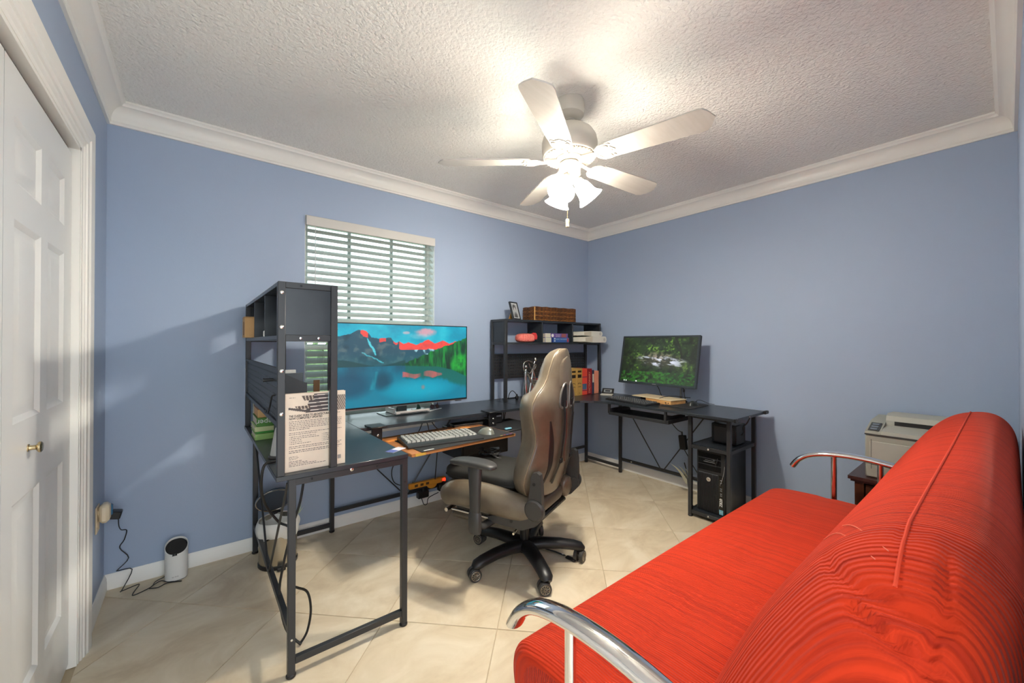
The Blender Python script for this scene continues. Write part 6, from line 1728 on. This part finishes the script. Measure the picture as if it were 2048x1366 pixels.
cable('black lead from the pull-out tray down to the hanging power brick', [(3.02, 1.73, .64), (3.06, 1.72, .58), (3.09, 1.69, .53), (3.10, 1.658, .515)], .0032)
cable('black lead below the hanging power brick', [(3.10, 1.64, .38), (3.09, 1.60, .33), (3.06, 1.55, .28), (3.02, 1.49, .24)], .0035)
cable('black cable loop on the floor left of the computer rack', [(3.14, 1.66, .26), (3.10, 1.62, .20), (3.05, 1.58, .10), (3.0, 1.54, .035), (2.95, 1.49, .006), (2.90, 1.45, .005)], .0038)
for i, (yy, lb) in enumerate(((1.60, 'white leaflet leaning against the wall left of the computer tower'), (1.56, 'folded white sheet in front of the leaflet by the computer rack'), (1.515, 'narrow white strip of paper leaning beside the computer rack'))):
    Ml_ = frame((3.02 + .02 * i, yy + .10, .245 + .015 * (1 - i)), (.55, -.35, -.75 + .06 * i), (.5, .8, .1 * i))
    ob('leaflet', G().grid(lambda u, v, Ml_=Ml_, i=i: Ml_ @ Vector((u * (.22 - .03 * i), (v - .5) * (.075 - .018 * i), .012 * math.sin(u * 4 + i))), 8, 4), mat('leaflet_white', (226, 230, 214), .6), label=lb, cat='paper', angle=80, group='white papers beside the computer rack')

# ================================================================== PRINTER ON ITS STAND
st_ = thing('printer_stand', 'dark brown wooden side cabinet under the grey printer', 'cabinet', (3.06, .30, 0))
WALN = mat('walnut', (96, 52, 28), .35, noise=((30, 30, 3), (70, 36, 20)))
WALT = mat('walnut_top', (76, 46, 40), .3, noise=((4, 40, 40), (60, 36, 32)))
ob('cabinet_top', G().prism([(2.842, .035), (3.285, .035), (3.285, .560), (2.842, .560)], .488, .506).prism([(2.852, .045), (3.28, .045), (3.28, .55), (2.852, .55)], .476, .488), WALT, st_, smooth=False)
for (x, y) in ((2.885, .515), (2.885, .08), (3.255, .515), (3.255, .08)): ob('cabinet_leg', G().box(x - .02, x + .02, y - .02, y + .02, 0, .476, .002), WALN, st_)
ob('side_board', G().box(2.906, 3.234, .500, .512, .10, .476), WALN, st_, smooth=False)
ob('side_board', G().box(2.906, 3.234, .083, .095, .10, .476), WALN, st_, smooth=False)
ob('cabinet_shelf', G().box(2.906, 3.25, .10, .50, .12, .135), WALN, st_, smooth=False)
dr_ = ob('drawer', G().box(2.872, 2.89, .105, .49, .34, .465, .002), WALN, st_)
ob('drawer_knob', G().lathe([(.007, 0), (.007, .012), (.013, .018), (.011, .024)], 16, Matrix.Translation((2.872, .30, .40)) @ Matrix.Rotation(-PI / 2, 4, 'Y')), mat('dark_brass', (120, 96, 60), .3, metal=1), dr_)
dd_ = ob('cabinet_door', G().box(2.874, 2.89, .105, .49, .135, .333, .002), WALN, st_)
pt = thing('printer', 'grey laser printer on the dark wooden cabinet behind the sofa', 'printer', (3.07, .29, .506))
PG = mat('printer_grey', (166, 166, 152), .45); PG2 = mat('printer_grey_light', (180, 180, 168), .45); PGD = mat('printer_dark', (60, 62, 58), .4)
qx0, qx1, qy0, qy1, qz = 2.885, 3.265, .075, .495, .5065
ob('lower_body', G().box(qx0 + .006, qx1, qy0, qy1, qz, qz + .232, .006), PG, pt)
ob('front_panel', G().box(qx0 - .002, qx0 + .0055, qy0 + .01, qy1 - .02, qz + .075, qz + .20, .003), PG2, pt)
ob('paper_drawer', G().box(qx0 - .002, qx0 + .0055, qy0 + .005, qy1 - .005, qz + .006, qz + .070, .003), PG, pt)
ob('handle_recess', G().box(qx0 - .004, qx0 - .0015, qy1 - .30, qy1 - .20, qz + .150, qz + .172, .006), PGD, pt)
ob('band', G().box(qx0, qx1, qy0 - .001, qy1 + .001, qz + .2322, qz + .2385), PGD, pt, smooth=False)
# sloping upper housing
pr = [(qx0 + .002, qz + .239), (qx1, qz + .239), (qx1, qz + .325), (qx0 + .20, qz + .335), (qx0 + .165, qz + .325), (qx0 + .150, qz + .300), (qx0 + .15, qz + .272), (qx0 + .005, qz + .258)]
Mx = Matrix(((1, 0, 0, 0), (0, 0, 1, 0), (0, 1, 0, 0), (0, 0, 0, 1)))
ob('upper_body', G().prism(pr, qy0, qy1 - .065, Mx), PG2, pt, angle=30)
pr2 = [(qx0 + .002, qz + .239), (qx1, qz + .239), (qx1, qz + .300), (qx0 + .16, qz + .292), (qx0 + .005, qz + .250)]
ob('control_side', G().prism(pr2, qy1 - .064, qy1, Mx), PG, pt, angle=30)
Mpn = frame((qx0 + .012, qy1 - .055, qz + .2535), (0, 1, 0), (.155, 0, .042)) if False else frame((qx0 + .015, qy1 - .010, qz + .2545), (0, -1, 0), (.155, 0, .042))
ob('control_panel', G().box(0, .045, 0, .11, 0, .002, 0, Mpn), PGD, pt, smooth=False)
for i in range(3): ob('panel_button', G().box(.008, .037, .012 + i * .032, .030 + i * .032, .002, .0045, .001, Mpn), mat('panel_blue', (120, 130, 140), .4), pt)
ob('output_slot', G().box(qx0 + .1485, qx0 + .153, qy0 + .02, qy1 - .10, qz + .276, qz + .298), mat('slot_black', (20, 22, 20), .5), pt, smooth=False)
ob('paper_flap', G().box(qx0 + .03, qx0 + .12, qy0 + .10, qy1 - .24, qz + .2625, qz + .2685, .001), PG, pt)
ob('vent_groove', G().box(qx0 - .0025, qx0 + .0, qy1 - .028, qy1 - .026, qz + .05, qz + .21), PGD, pt, smooth=False)

# ------------------------------------------------------------------ tidy up helper properties
for o in bpy.data.objects:
    if 'mw' in o: del o['mw']
